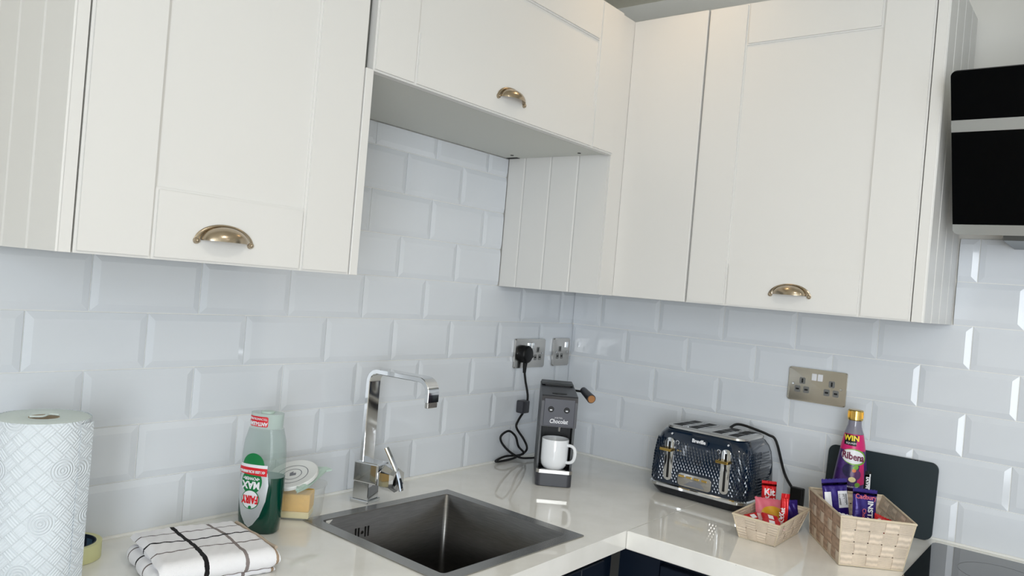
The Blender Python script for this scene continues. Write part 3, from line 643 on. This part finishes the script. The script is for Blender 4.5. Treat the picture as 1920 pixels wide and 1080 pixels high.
def packet(name, label, cat, loc, rot, w, h, t, m, prints=(), group=None, crimp=True):
    """soft pillow packet standing in local xz plane, front to -y"""
    r = empty(name, label, cat, loc, 0, group); r.rotation_euler = rot
    def fn(sg):
        def q(u, v):
            a, b = (u - .5) * 2, (v - .5) * 2; e = .80 if crimp else .96; k = max(0, 1 - (abs(b) / e) ** 4) if abs(b) < e else 0
            th = t / 2 * (k ** .5) * max(0, 1 - abs(a) ** 4) ** .5 + .0003
            wob = .0008 * sin(a * 9 + b * 4) * (k > 0); zig = .001 * sin(a * 40) if abs(b) > .97 else 0
            return (w / 2 * a * (1 - .05 * k), sg * (th + wob), h / 2 * (1 + b) + zig)
        return q
    mb = MB(); mb.grid(fn(-1), 20, 20).grid(fn(1), 20, 20); bmesh.ops.remove_doubles(mb.bm, verts=mb.bm.verts[:], dist=.0007); mb.build('wrapper', m, r, smooth=True, ang=60)
    def srf(x, y, hh): a = x / (w / 2); b = (y - h / 2) / (h / 2); v = fn(-1)((a + 1) / 2, (b + 1) / 2); return Vector((x, v[1] - .0006 - hh, y))
    for p in prints:
        if p[0] == 'd': decal(p[1], p[2], r, srf, cuts=3)
        else:
            _, txt, size, mm, cx, cz, ang = p[:7]; bo = p[7] if len(p) > 7 else .0003
            text(txt, size, mm, r, lambda x, y, hh: srf(cx + x * cos(ang) - y * sin(ang), cz + x * sin(ang) + y * cos(ang), hh), bold=bo)
    return r
RC = lambda x0, x1, z0, z1: [(x0, z0), (x1, z0), (x1, z1), (x0, z1)]
FC = R(-48)                                             # facing the camera
# contents of the small basket
packet('chocolate_bar', 'red wrapped chocolate bar standing at the back of the small basket, nearest the toaster', 'chocolate bar', (-.268, -.776, .018), (R(-10), R(2), FC), .036, .088, .010, m_red,
       [('t', 'Kit', .021, m_label, -.001, .062, .0, .0006), ('t', 'Kat', .017, m_label, .001, .046, .0, .0005)])
packet('biscuit_packet', 'pink biscuit packet with a yellow oval, leaning in the middle of the small basket', 'packet', (-.318, -.800, .026), (R(-24), R(4), FC), .072, .054, .012, m_pink,
       [('d', ell(.004, .020, .027, .016), m_yel, 0)], crimp=False)
packet('chocolate_bar', 'narrow bright red foil bar standing upright at the right of the small basket', 'chocolate bar', (-.345, -.836, .020), (R(-4), R(3), FC), .019, .084, .011, m_red,
       [('t', 'KitKat', .013, m_label, -.0055, .036, pi / 2, .0004)])
packet('sachet', 'purple wrapped packet in the right back corner of the small basket', 'packet', (-.258, -.828, .020), (R(-14), R(-6), FC), .040, .052, .009, m_purple)
for lab, loc, rot in (('red square sweet lying at the front left of the small basket', (-.392, -.786, .042), (R(20), R(-8), R(-30))),
                      ('red square sweet lying at the front right corner of the small basket', (-.400, -.830, .041), (R(16), R(6), R(-62))),
                      ('red square sweet between the yellow oval and the basket front', (-.372, -.815, .044), (R(24), R(12), R(-48)))):
    r = empty('wrapped_sweet', lab, 'sweet', loc, 0, 'red sweets in the small basket'); r.rotation_euler = rot
    MB().box(-.019, .019, -.012, .012, 0, .011, .003, 2).build('sweet', m_red, r)
    MB().box(-.028, -.019, -.010, .010, .004, .0055).box(.019, .028, -.010, .010, .004, .0055).build('wrapper_end', clear('clear_film', rgb(230, 190, 190), .6) if 'clear_film' not in MATS else MATS['clear_film'], r)
    MB().box(-.006, .006, -.006, .006, .011, .0113).build('emblem', m_label, r)
o = MB().box(-.021, .021, -.014, .014, 0, .012, .004, 2).build('wrapped_sweet', m_red, loc=(-.376, -.812, .026)); o.rotation_euler = (.1, .1, .6)
tag(o, 'plain red sweet lying under the others in the small basket', 'sweet', 'red sweets in the small basket')
# contents of the big basket
PI2 = pi / 2
packet('sachet', 'purple sachet turned to show its barcode, left one in the tall basket', 'sachet', (-.279, -.936, .036), (R(-8), R(-6), FC), .058, .112, .012, m_purple,
       [('d', RC(-.026, -.012, .025, .085), m_label, 0), ('d', RC(.003, .025, .050, .086), m_label, 0)] + [('d', RC(.0050 + .0026 * k, .0050 + .0026 * k + (.0012 if k % 3 else .0018), .056, .080), m_black, 0) for k in range(7)])
packet('sachet', 'purple sachet with white upright lettering, right one in the tall basket', 'sachet', (-.290, -.990, .040), (R(-10), R(3), FC), .055, .100, .012, m_purple,
       [('t', 'Cadbury', .0135, m_pink, .000, .083, 0, .0002), ('t', 'INSTANT', .0165, m_label, .009, .042, -PI2, .0005), ('t', 'Chocolate', .011, m_pink, -.004, .036, -PI2, .0001), ('d', RC(-.026, -.012, .012, .040), m_label, 0)])
packet('biscuit_packet', 'red and black crumpled packet at the front right of the tall basket', 'packet', (-.305, -1.030, .052), (R(-30), R(20), FC), .044, .046, .012, m_red,
       [('d', RC(-.004, .014, .02, .034), m_black, 0), ('t', 'O', .022, m_label, -.012, .026, 0)])
packet('sachet', 'white folded paper sachet low at the front of the tall basket', 'sachet', (-.345, -.978, .030), (R(-30), R(10), FC), .070, .064, .008, m_label, [('d', RC(-.02, .02, .02, .026), m_prntb, 0), ('d', RC(-.02, .012, .032, .037), m_prntb, 0)])
packet('sachet', 'slim black and white sachet standing behind the right purple sachet', 'sachet', (-.176, -.960, .040), (R(-4), R(4), FC), .015, .118, .005, m_black, [('t', 'MAXI', .011, m_label, 0, .092, PI2, .0005), ('d', RC(.003, .006, .05, .112), m_label, 0)])
packet('sachet', 'dark packet lying at the bottom of the tall basket', 'sachet', (-.27, -.975, .02), (R(-70), R(4), FC), .075, .075, .02, m_black)

# ------------------------------------------------------------------ cordial bottle
bt = empty('cordial_bottle', 'tapered purple blackcurrant cordial bottle with a gold cap, in front of the chopping board', 'bottle', (-.098, -.9065, 0), FC - R(22))
bp_ = [(0, 0), (.036, 0), (.0395, .004), (.0400, .02), (.0395, .095), (.0370, .125), (.0315, .165), (.0255, .205), (.0185, .238), (.0150, .250), (.0145, .262)]
MB().lathe(bp_, 40).build('body', mat('dark_cordial', rgb(38, 14, 48), .08, coat=.5), bt, smooth=True, ang=60)
MB().lathe([(.0220, .2285), (.0190, .238), (.0155, .250), (.0150, .2605)], 24).build('neck', mat('clear_neck', rgb(128, 126, 140), .08, coat=.4), bt, smooth=True)
cpm = MB(); cpm.lathe([(0, .285), (.0155, .285), (.0172, .283), (.0174, .262), (.0160, .2600), (.0, .2600)], 36)
cpm.build('cap', m_gold, bt, smooth=True, ang=30)
mbr = MB()
for k in range(36): a = 2 * pi * k / 36; mbr.box(-.0005, .0005, -.0003, .0007, .266, .281, M=Matrix.Rotation(a, 4, 'Z') @ Matrix.Translation((0, -.0174, 0)))
o = mbr.build('cap_ridges', m_gold, bt); o['kind'] = 'stuff'
def brad(z):
    for a, b in zip(bp_[1:], bp_[2:]):
        if a[1] <= z <= b[1] and b[1] > a[1]: return a[0] + (b[0] - a[0]) * (z - a[1]) / (b[1] - a[1])
    return .0145
def bsurf(x, y, h): r = brad(y) + .0004 + h; a = x / max(.01, brad(y)); return Vector((r * sin(a), -r * cos(a), y))
def bstrip(z0, z1, a0, a1, m, h=0, n=24, k=8):
    return MB().grid(lambda u, v: Vector(((brad(z0 + (z1 - z0) * v) + .0005 + h) * sin(a0 + (a1 - a0) * u), -(brad(z0 + (z1 - z0) * v) + .0005 + h) * cos(a0 + (a1 - a0) * u), z0 + (z1 - z0) * v)), n, k).build('label', m, bt, smooth=True)
m_lp = mat('label_purple', rgb(66, 34, 104), .3, noise=.45, nscale=60); m_mag = mat('label_magenta', rgb(212, 20, 110), .35); m_lg = mat('label_leaf_green', rgb(120, 170, 50), .35); m_berry = mat('label_berry', rgb(30, 20, 70), .3, noise=.4, nscale=120)
bstrip(.104, .228, -1.5, 1.5, m_lp); bstrip(.190, .228, -1.5, 1.5, m_mag, .0002)
decal([(-.024, .203), (.004, .201), (.006, .226), (-.024, .227)], m_black, bt, bsurf, h=.0004); decal([(.010, .110), (.030, .115), (.026, .170), (.016, .165)], m_mag, bt, bsurf, h=.0003)
decal(ell(.002, .176, .030, .0185, rot=-.12), m_lg, bt, bsurf, h=.0005); decal(ell(-.001, .1765, .0275, .0158, rot=-.12), m_label, bt, bsurf, h=.0008)
decal(ell(-.008, .144, .015, .015), m_berry, bt, bsurf, h=.0005); decal(ell(.007, .136, .012, .012), mat('label_plum', rgb(92, 40, 100), .3), bt, bsurf, h=.0006); decal(ell(.006, .152, .007, .005, rot=.6), m_lg, bt, bsurf, h=.0008)
decal(ell(0, .124, .008, .006), m_sponge2, bt, bsurf, h=.0009); decal(ell(.012, .113, .006, .005), m_lg, bt, bsurf, h=.0009); decal(ell(.003, .145, .0045, .004), mat('label_orange', rgb(230, 130, 60), .4), bt, bsurf, h=.0009)
text('Ribena', .0225, mat('print_maroon', rgb(110, 10, 60), .4), bt, lambda x, y, h: bsurf(x - .0005, y + .1765 - .12 * x, h + .0010), bold=.0006, sx=.82)
text('WIN', .0165, mat('print_yellow', rgb(250, 225, 60), .4), bt, lambda x, y, h: bsurf(x - .007, y + .2185, h + .0007), bold=.0006)
text('BLACKCURRANT', .0045, m_label, bt, lambda x, y, h: bsurf(x - .003, y + .107, h + .0006)); text('SQUASH', .006, m_label, bt, lambda x, y, h: bsurf(x - .007, y + .2070, h + .0007))

# ------------------------------------------------------------------ washing-up liquid
fb = empty('washing_up_bottle', 'green washing-up liquid bottle standing upside down, half full, beside the towel', 'bottle', (-1.193, -.119, 0), R(-58))
fp = [(.000, .0345, .0215), (.004, .0385, .0245), (.030, .0410, .0260), (.075, .0425, .0270), (.120, .0420, .0268), (.150, .0415, .0262), (.175, .0392, .0250), (.192, .0345, .0232), (.200, .0325, .0225)]
def fab(z):
    for a, b in zip(fp, fp[1:]):
        if a[0] <= z <= b[0]: t = (z - a[0]) / (b[0] - a[0]); return a[1] + (b[1] - a[1]) * t, a[2] + (b[2] - a[2]) * t
    return fp[-1][1:]
def sup(a, b, n=40, e=2.5): return [(a * abs(cos(t)) ** (2 / e) * (1 if cos(t) >= 0 else -1), b * abs(sin(t)) ** (2 / e) * (1 if sin(t) >= 0 else -1)) for t in [2 * pi * i / n for i in range(n)]]
def fsurf(x, y, h): a, b = fab(y); x = max(-a * .985, min(a * .985, x)); yy = b * (1 - abs(x / a) ** 2.5) ** (1 / 2.5); n = Vector(((abs(x / a) ** 1.5) / a * (1 if x > 0 else -1), -(yy / b) ** 1.5 / b, 0)).normalized(); return Vector((x, -yy, y)) + n * (h + .0004)
mb = MB(); V = loft(mb, [(sup(*fab(.108)), .108)] + [(sup(a, b), z) for z, a, b in fp if z > .109]); mb.build('body', m_clear, fb, smooth=True, ang=50)
zl = .108; rings = [(sup(a, b), z) for z, a, b in fp if z < zl] + [(sup(*fab(zl)), zl)]
mb = MB(); V = loft(mb, rings); mb.bm.faces.new(V[0][::-1]); mb.bm.faces.new(V[-1]); mb.build('liquid', m_liq, fb, smooth=True, ang=40)
mb = MB(); V = loft(mb, [(sup(.0300, .0210, e=2.2), .200), (sup(.0308, .0217, e=2.2), .202), (sup(.0315, .0225, e=2.2), .2285)]); mb.bm.faces.new(V[-1]); mb.build('cap', m_cap, fb, smooth=True, ang=50)
mb = MB(); mb.prism(sup(.012, .012), .2285, .2315).build('cap_tab', m_pgreen, fb)
def csurf(x, y, h): a, b = .0312 + .0004, .0222 + .0004; x = max(-a * .98, min(a * .98, x)); return Vector((x * (1 + h / a), -(b + h) * (1 - abs(x / a) ** 2.2) ** (1 / 2.2), y))
decal(RM(-.0305, .0110, .2040, .2235, .003), m_lred, fb, csurf, h=.0002)
FL = -.010    # centre line of the front label
decal([(FL + x, z) for x, z in [(-.0235, .118), (-.0275, .095), (-.0265, .065), (-.018, .035), (-.008, .018), (.000, .012), (.008, .018), (.020, .035), (.030, .065), (.0330, .095), (.0300, .118)]], m_silver, fb, fsurf, h=.0003, cuts=4)
decal(ell(FL + .0005, .100, .0205, .0230), m_green, fb, fsurf, h=.0008); decal(ell(FL + .0005, .066, .0180, .0185), m_green, fb, fsurf, h=.0010); decal(ell(FL + .0005, .066, .0165, .0170), m_label, fb, fsurf, h=.0014)
decal([(FL + .022 * cos(t) + .001, .130 + .024 * sin(t)) for t in [pi * i / 14 for i in range(15)]], m_green, fb, fsurf, h=.0006)
decal(RC(FL - .026, FL + .029, .1265, .1325), m_label, fb, fsurf, h=.0009); decal([(FL - .029, .1145), (FL + .029, .1115), (FL + .029, .1265), (FL - .028, .1270)], m_lred, fb, fsurf, h=.0010)
decal(ell(FL + .001, .0515, .0032, .0030), m_green, fb, fsurf, h=.0018)
fl = lambda cz, f_=fsurf, k=.0: (lambda x, y, h: f_(-x + FL + .0005, -y + cz, h + .0018 + k))
text('FAIRY', .0200, m_lred, fb, fl(.0670), bold=.0008, sx=.62); text('MAX', .0190, m_label, fb, fl(.0945), bold=.0007, sx=.85); text('•POWER•', .0078, m_label, fb, fl(.1065), bold=.0002)
text('4X LESS SCRUBBING', .0068, m_label, fb, fl(.1195), bold=.0002, sx=.82)
text('ANTI-LEAK', .0098, m_label, fb, lambda x, y, h: csurf(-x - .0095, -y + .2100, h + .0006), bold=.0004, sx=.8); text('TECHNOLOGY', .0062, m_label, fb, lambda x, y, h: csurf(-x - .0095, -y + .2190, h + .0006), sx=.9)

# ------------------------------------------------------------------ tub with sponges and lid
tb = empty('plastic_tub', 'clear plastic tub of yellow sponge behind the washing-up liquid, its round lid on top', 'tub', (-1.078, -.0815, 0), FC)
mb = MB(); V = loft(mb, [(RM(-.046, .046, -.040, .040, .03), .0006), (RM(-.049, .049, -.043, .043, .032), .004), (RM(-.053, .053, -.046, .046, .034), .062), (RM(-.056, .056, -.049, .049, .036), .0635), (RM(-.056, .056, -.049, .049, .036), .0655), (RM(-.053, .053, -.046, .046, .034), .066)]); mb.bm.faces.new(V[0][::-1]); mb.build('tub_wall', m_tub, tb, smooth=True, ang=50)
sp = empty('sponge', 'yellow and cream sponge block inside the clear tub', 'sponge', (-1.083, -.0905, .0035), FC)
MB().box(-.040, .028, -.030, .022, 0, .014, .003, 2).build('scouring_layer', m_sponge2, sp); MB().box(-.040, .028, -.030, .022, .014, .050, .003, 2).build('foam_layer', m_sponge, sp)
ld = empty('tub_lid', 'round white embossed lid lying tilted on the clear tub', 'lid', (-1.101, -.088, .086), 0); ld.rotation_euler = (R(17), R(-16), R(-30))
MB().lathe([(0, .0035), (.040, .0035), (.044, .005), (.047, .005), (.0485, .003), (.0485, -.002), (.047, -.002), (.046, .001), (0, .001)], 40, sx=1.08).build('disc', m_lid, ld, smooth=True, ang=40)
for r_ in (.030, .018): MB().grid(lambda a, b: (1.08 * (r_ - .0014 * b) * cos(2 * pi * a), (r_ - .0014 * b) * sin(2 * pi * a), .0038), 40, 1, closeu=True).build('printed_ring', m_prntb, ld)
MB().prism([(-.006, -.004), (.006, -.006), (.008, .001), (.002, .003), (.004, .008), (-.004, .006)], .0036, .0040).build('printed_emblem', m_prntb, ld)
sc = empty('scraper', 'pale green plastic scraper sticking out from under the round lid', 'scraper', (-1.07, -.112, .078), 0)
sp4 = [Vector((-.0675, -.0426, -.007)), Vector((-.030, -.0280, -.006)), Vector((.0400, .0060, .010)), Vector((.0512, .0017, .012)), Vector((.048, .018, .014)), Vector((.0317, .0308, .013)), Vector((-.045, -.010, -.003))]
mb = MB(); up_ = [mb.bm.verts.new(v + Vector((0, 0, .0035))) for v in sp4]; lo_ = [mb.bm.verts.new(v) for v in sp4]; mb.bm.faces.new(up_); mb.bm.faces.new(lo_[::-1])
for k in range(7): mb.bm.faces.new((up_[k], up_[(k + 1) % 7], lo_[(k + 1) % 7], lo_[k]))
mb.build('blade', m_pgreen, sc)
MB().tube([(-.062, -.036, -.003), (-.03, -.020, .001), (.03, .012, .0145)], .0035, 8, smooth=3).build('grip_rib', m_pgreen, sc, smooth=True)

# ------------------------------------------------------------------ kitchen roll and tape
def roll_mat():
    M = mat('quilted_paper', rgb(232, 238, 242), .9); nt = M.node_tree; b = nt.nodes['Principled BSDF']; N = nt.nodes.new; Lk = nt.links.new
    def math_(op, a, b_=None, c=None):
        n = N('ShaderNodeMath'); n.operation = op
        for i, v in enumerate((a, b_, c)):
            if v is None: continue
            if isinstance(v, (int, float)): n.inputs[i].default_value = v
            else: Lk(v, n.inputs[i])
        return n.outputs[0]
    uv = N('ShaderNodeUVMap'); sp_ = N('ShaderNodeSeparateXYZ'); Lk(uv.outputs[0], sp_.inputs[0]); x, y = sp_.outputs[0], sp_.outputs[1]      # metres
    p = math_('MULTIPLY', math_('ADD', x, y), 1 / .0235); q = math_('MULTIPLY', math_('SUBTRACT', x, y), 1 / .0235)
    cell = math_('MODULO', math_('ADD', math_('ADD', math_('FLOOR', p), math_('FLOOR', q)), 200), 2)
    st = math_('ADD', math_('MULTIPLY', math_('SINE', math_('MULTIPLY', p, 2 * pi * 4)), cell), math_('MULTIPLY', math_('SINE', math_('MULTIPLY', q, 2 * pi * 4)), math_('SUBTRACT', 1, cell)))
    ed = math_('MINIMUM', math_('PINGPONG', p, .5), math_('PINGPONG', q, .5)); line = math_('LESS_THAN', ed, .05)
    # round emblem areas on a staggered lattice
    P1, P2 = .047, .094
    ex = math_('SUBTRACT', math_('WRAP', math_('ADD', x, math_('MULTIPLY', math_('FLOOR', math_('MULTIPLY', y, 1 / (P2 * .80))), .024)), P2, 0), P2 / 2); ey = math_('SUBTRACT', math_('WRAP', y, P2 * .80, 0), P2 * .4)
    rr2 = math_('SQRT', math_('ADD', math_('MULTIPLY', ex, ex), math_('MULTIPLY', ey, ey))); inside = math_('LESS_THAN', rr2, .0185)
    sw = math_('SINE', math_('MULTIPLY', rr2, 1500))
    core = math_('LESS_THAN', rr2, .0065)
    base = math_('SUBTRACT', math_('MULTIPLY', st, .35), math_('MULTIPLY', line, 1.2))
    h = math_('ADD', math_('MULTIPLY', base, math_('SUBTRACT', 1, inside)), math_('MULTIPLY', inside, math_('MULTIPLY', sw, .6)))
    h = math_('SUBTRACT', h, math_('MULTIPLY', core, .5))
    bp = N('ShaderNodeBump'); bp.inputs['Strength'].default_value = .9; bp.inputs['Distance'].default_value = .0011; Lk(h, bp.inputs['Height']); Lk(bp.outputs[0], b.inputs['Normal'])
    cr = N('ShaderNodeMapRange'); cr.inputs[1].default_value = -1.3; cr.inputs[2].default_value = .1; cr.inputs[3].default_value = .88; cr.inputs[4].default_value = 1; Lk(h, cr.inputs[0])
    vs = N('ShaderNodeVectorMath'); vs.operation = 'SCALE'; vs.inputs[0].default_value = rgb(226, 233, 239)[:3]; Lk(cr.outputs[0], vs.inputs['Scale']); Lk(vs.outputs[0], b.inputs['Base Color'])
    return M
RR, RH = .0640, .258
kr = empty('kitchen_roll', 'large white embossed kitchen roll standing at the left edge', 'kitchen roll', (-1.598, -.1405, 0))
mb = MB(); mb.grid(lambda u, v: ((RR + .0004 * sin(v * 9 + u * 12)) * cos(-2 * pi * u), (RR + .0004 * sin(v * 7 + u * 12)) * sin(-2 * pi * u), .001 + (RH - .001) * v), 64, 24, uvs=(2 * pi * RR, RH))
mb.build('paper_sheets', roll_mat(), kr, smooth=True)
m_pe = mat('paper_edge', rgb(222, 232, 230), .95, bump=.6, bscale=250)
MB().lathe([(.0205, RH - .0012), (.024, RH), (.060, RH), (RR + .0002, RH - .002)], 64).build('rolled_edge', m_pe, kr, smooth=True); MB().lathe([(.0205, .001), (RR, .001)], 64).build('rolled_edge', m_pe, kr)
MB().lathe([(.0205, .001), (.0205, RH - .001), (.0190, RH - .001), (.0190, .001)], 32).build('card_tube', mat('card_tube_brown', rgb(176, 160, 138), .9), kr, smooth=True)
MB().tube([(-.020, 0, RH + .001), (-.004, -.006, RH + .001), (.008, .002, RH + .002), (.019, -.004, RH + .001)], .0016, 6, smooth=4).build('glue_strip', m_pe, kr, smooth=True)
# loose sheet end
MB().grid(lambda u, v: ((RR + .0012 + .004 * u * u) * cos(R(-62) + u * .42), (RR + .0012 + .004 * u * u) * sin(R(-62) + u * .42), .003 + (RH - .008) * v), 8, 6, uvs=(.02, RH)).solid(.0004).build('loose_sheet', MATS['quilted_paper'], kr, smooth=True)
tpz = empty('tape_roll', 'cream masking tape roll with a dark blue core beside the kitchen roll', 'tape', (-1.5105, -.0570, 0))
MB().lathe([(.0385, .0005), (.0470, .0005), (.0470, .0275), (.0385, .0275)], 48).build('tape', m_cream, tpz, smooth=True, ang=30)
MB().lathe([(.0384, .0008), (.0384, .0278), (.0366, .0278), (.0366, .0008), (.0384, .0008)], 48).build('core', mat('dark_blue_core', rgb(22, 38, 58), .5), tpz, smooth=True, ang=30)
for k in range(12): MB().grid(lambda u, v: (.0363 * cos(2 * pi * (k + .12 + .7 * u) / 12), .0363 * sin(2 * pi * (k + .12 + .7 * u) / 12), .006 + .016 * v), 5, 1).build('core_print', mat('pale_blue_print', rgb(74, 106, 134), .5), tpz, smooth=True)

# ------------------------------------------------------------------ folded towel
def towel_mat():
    M = mat('terry_towel', rgb(244, 243, 246), .95); nt = M.node_tree; b = nt.nodes['Principled BSDF']; N = nt.nodes.new; Lk = nt.links.new
    uv = N('ShaderNodeUVMap'); nz = N('ShaderNodeTexNoise'); nz.inputs['Scale'].default_value = 160; Lk(uv.outputs[0], nz.inputs['Vector'])
    sb_ = N('ShaderNodeVectorMath'); sb_.operation = 'SUBTRACT'; sb_.inputs[1].default_value = (.5, .5, .5); Lk(nz.outputs['Color'], sb_.inputs[0])
    sc_ = N('ShaderNodeVectorMath'); sc_.operation = 'SCALE'; sc_.inputs['Scale'].default_value = .0022; Lk(sb_.outputs[0], sc_.inputs[0])
    ad = N('ShaderNodeVectorMath'); ad.operation = 'ADD'; Lk(uv.outputs[0], ad.inputs[0]); Lk(sc_.outputs[0], ad.inputs[1])
    sp_ = N('ShaderNodeSeparateXYZ'); Lk(ad.outputs[0], sp_.inputs[0])
    def band(src, pos, hw_):
        a = N('ShaderNodeMath'); a.operation = 'SUBTRACT'; a.inputs[1].default_value = pos; Lk(src, a.inputs[0]); c = N('ShaderNodeMath'); c.operation = 'ABSOLUTE'; Lk(a.outputs[0], c.inputs[0])
        d_ = N('ShaderNodeMath'); d_.operation = 'LESS_THAN'; d_.inputs[1].default_value = hw_; Lk(c.outputs[0], d_.inputs[0]); return d_.outputs[0]
    cur = None; base = N('ShaderNodeRGB'); base.outputs[0].default_value = rgb(244, 243, 246); cur = base.outputs[0]
    lines = [(1, .029, .0016, rgb(110, 100, 98)), (1, .112, .0018, rgb(120, 110, 108)), (1, -.022, .0013, rgb(110, 100, 98)), (0, .126, .0028, rgb(138, 128, 126)), (1, .070, .0024, rgb(14, 12, 16)), (0, .066, .0036, rgb(14, 12, 16)), (0, .1735, .0022, rgb(168, 146, 124)), (1, .198, .0018, rgb(120, 104, 96))]
    for ax, pos, hw_, col in lines:
        mx = N('ShaderNodeMix'); mx.data_type = 'RGBA'; Lk(band(sp_.outputs[ax], pos, hw_), mx.inputs[0]); Lk(cur, mx.inputs[6]); mx.inputs[7].default_value = col; cur = mx.outputs[2]
    Lk(cur, b.inputs['Base Color'])
    n2 = N('ShaderNodeTexNoise'); n2.inputs['Scale'].default_value = 900; Lk(uv.outputs[0], n2.inputs['Vector']); bp = N('ShaderNodeBump'); bp.inputs['Strength'].default_value = .7; bp.inputs['Distance'].default_value = .0012
    Lk(n2.outputs[0], bp.inputs['Height']); Lk(bp.outputs[0], b.inputs['Normal']); return M
m_tow = towel_mat()
tw = empty('folded_towel', 'folded white kitchen towel with black and grey check lines in front of the green bottle', 'towel', (-1.37, -.215, 0))
CR = {'BL': Vector((-1.447, -.118)), 'BR': Vector((-1.268, -.160)), 'FR': Vector((-1.287, -.312)), 'FL': Vector((-1.478, -.270))}
def tow_layer(name, z0, z1, offL, shr, seed):
    """thick folded layer: cross-section along v (back to front) rounded at the front, u left to right"""
    rnd = random.Random(seed); ph = [rnd.random() * 6 for _ in range(4)]; mid, hz = (z0 + z1) / 2, (z1 - z0) / 2
    def fn(u, v):
        # v: 0 back bottom .. 1 wraps top then front then bottom
        Lx = .175; D_ = .152
        path = [(0, -1), (0, 1)]; per = D_ + pi * hz + D_; s = v * per
        if s < D_: yy, zz = s / D_, 1
        elif s < D_ + pi * hz: a = (s - D_) / hz; yy, zz = 1 + sin(a) * hz / D_, cos(a)
        else: yy, zz = 1 - (s - D_ - pi * hz) / D_, -1
        uu = u; e = min(1, min(uu, 1 - uu) * 11 + .35) ** .5 if not offL else min(1, min(uu * 1.2, 1 - uu) * 11 + .35) ** .5
        zed = mid + hz * zz * e * .97
        w = shr; uu2 = offL + (1 - offL - w) * uu
        P = CR['BL'].lerp(CR['BR'], uu2).lerp(CR['FL'].lerp(CR['FR'], uu2), yy)
        wob = .0014 * sin(uu * 9 + ph[0]) * sin(yy * 7 + ph[1])
        return (P.x + 1.37 + .0018 * sin(yy * 6 + ph[2]), P.y + .215, max(.0004, zed + wob * (1 if zz > -.5 else 0) + .0005 * sin(uu * 60 + yy * 35)))
    m_ = MB(); per = .152 * 2 + pi * hz; m_.grid(fn, 60, 80, uvs=(.178, per))
    return m_.build(name, m_tow, tw, smooth=True, ang=70)
tow_layer('top_fold', .0085, .0455, .035, .0, 1); tow_layer('lower_fold', .0008, .0105, .05, .004, 5)
def roll_fold(p0, p1, r, off):
    a, b = Vector(p0), Vector(p1); d = (b - a).normalized(); n = Vector((-d.y, d.x, 0))
    def fn(u, v):
        k = max(.0, 1 - abs(2 * v - 1) ** 8) ** .5; t = 2 * pi * u; rr = r * k * (1 + .06 * sin(v * 13 + off))
        return a.lerp(b, v) + n * (rr * cos(t) * 1.05) + Vector((0, 0, rr * sin(t) + .0008 * sin(v * 21)))
    MB().grid(fn, 24, 40, uvs=(.03, .155)).build('rolled_fold', m_tow, tw, smooth=True)
roll_fold((-.066, .094, .0150), (-.096, -.058, .0150), .0138, 0); roll_fold((-.052, .096, .0320), (-.083, -.050, .0310), .0125, 2)
hemp = [Vector(CR['BR'].lerp(CR['FR'], t)) for t in [i / 8 for i in range(9)]]
MB().tube([(p.x + 1.37 - .0015, p.y + .215, .0405 + .001 * sin(i * 1.7) ) for i, p in enumerate(hemp)], .0030, 8, smooth=3).build('hem', mat('tan_hem', rgb(186, 170, 152), .9), tw, smooth=True)

# ------------------------------------------------------------------ ceiling lamps: corner downlight, then added fill lamps
for i, (x, y, z, e) in enumerate(LAMPS):
    r = empty('downlight', ['white recessed ceiling downlight above the corner wall cabinets', 'added ceiling fill lamp above the camera side of the sink run', 'added ceiling fill lamp in the middle of the room', 'added ceiling fill lamp at the far window side'][i], 'lamp', (x, y, CZ), 0)
    MB().lathe([(.030, -.001), (.042, -.001), (.042, -.004), (.030, -.006)], 32).build('trim_ring', m_white, r)
    l = bpy.data.lights.new('bulb', 'SPOT'); l.energy = e * 4; l.color = (1, .70, .40) if i == 0 else (1, .93, .84); l.spot_size = R(165); l.spot_blend = 1; l.shadow_soft_size = .05
    o = bpy.data.objects.new('bulb', l); S.collection.objects.link(o); o.parent = r; o.location = (0, 0, -.008)
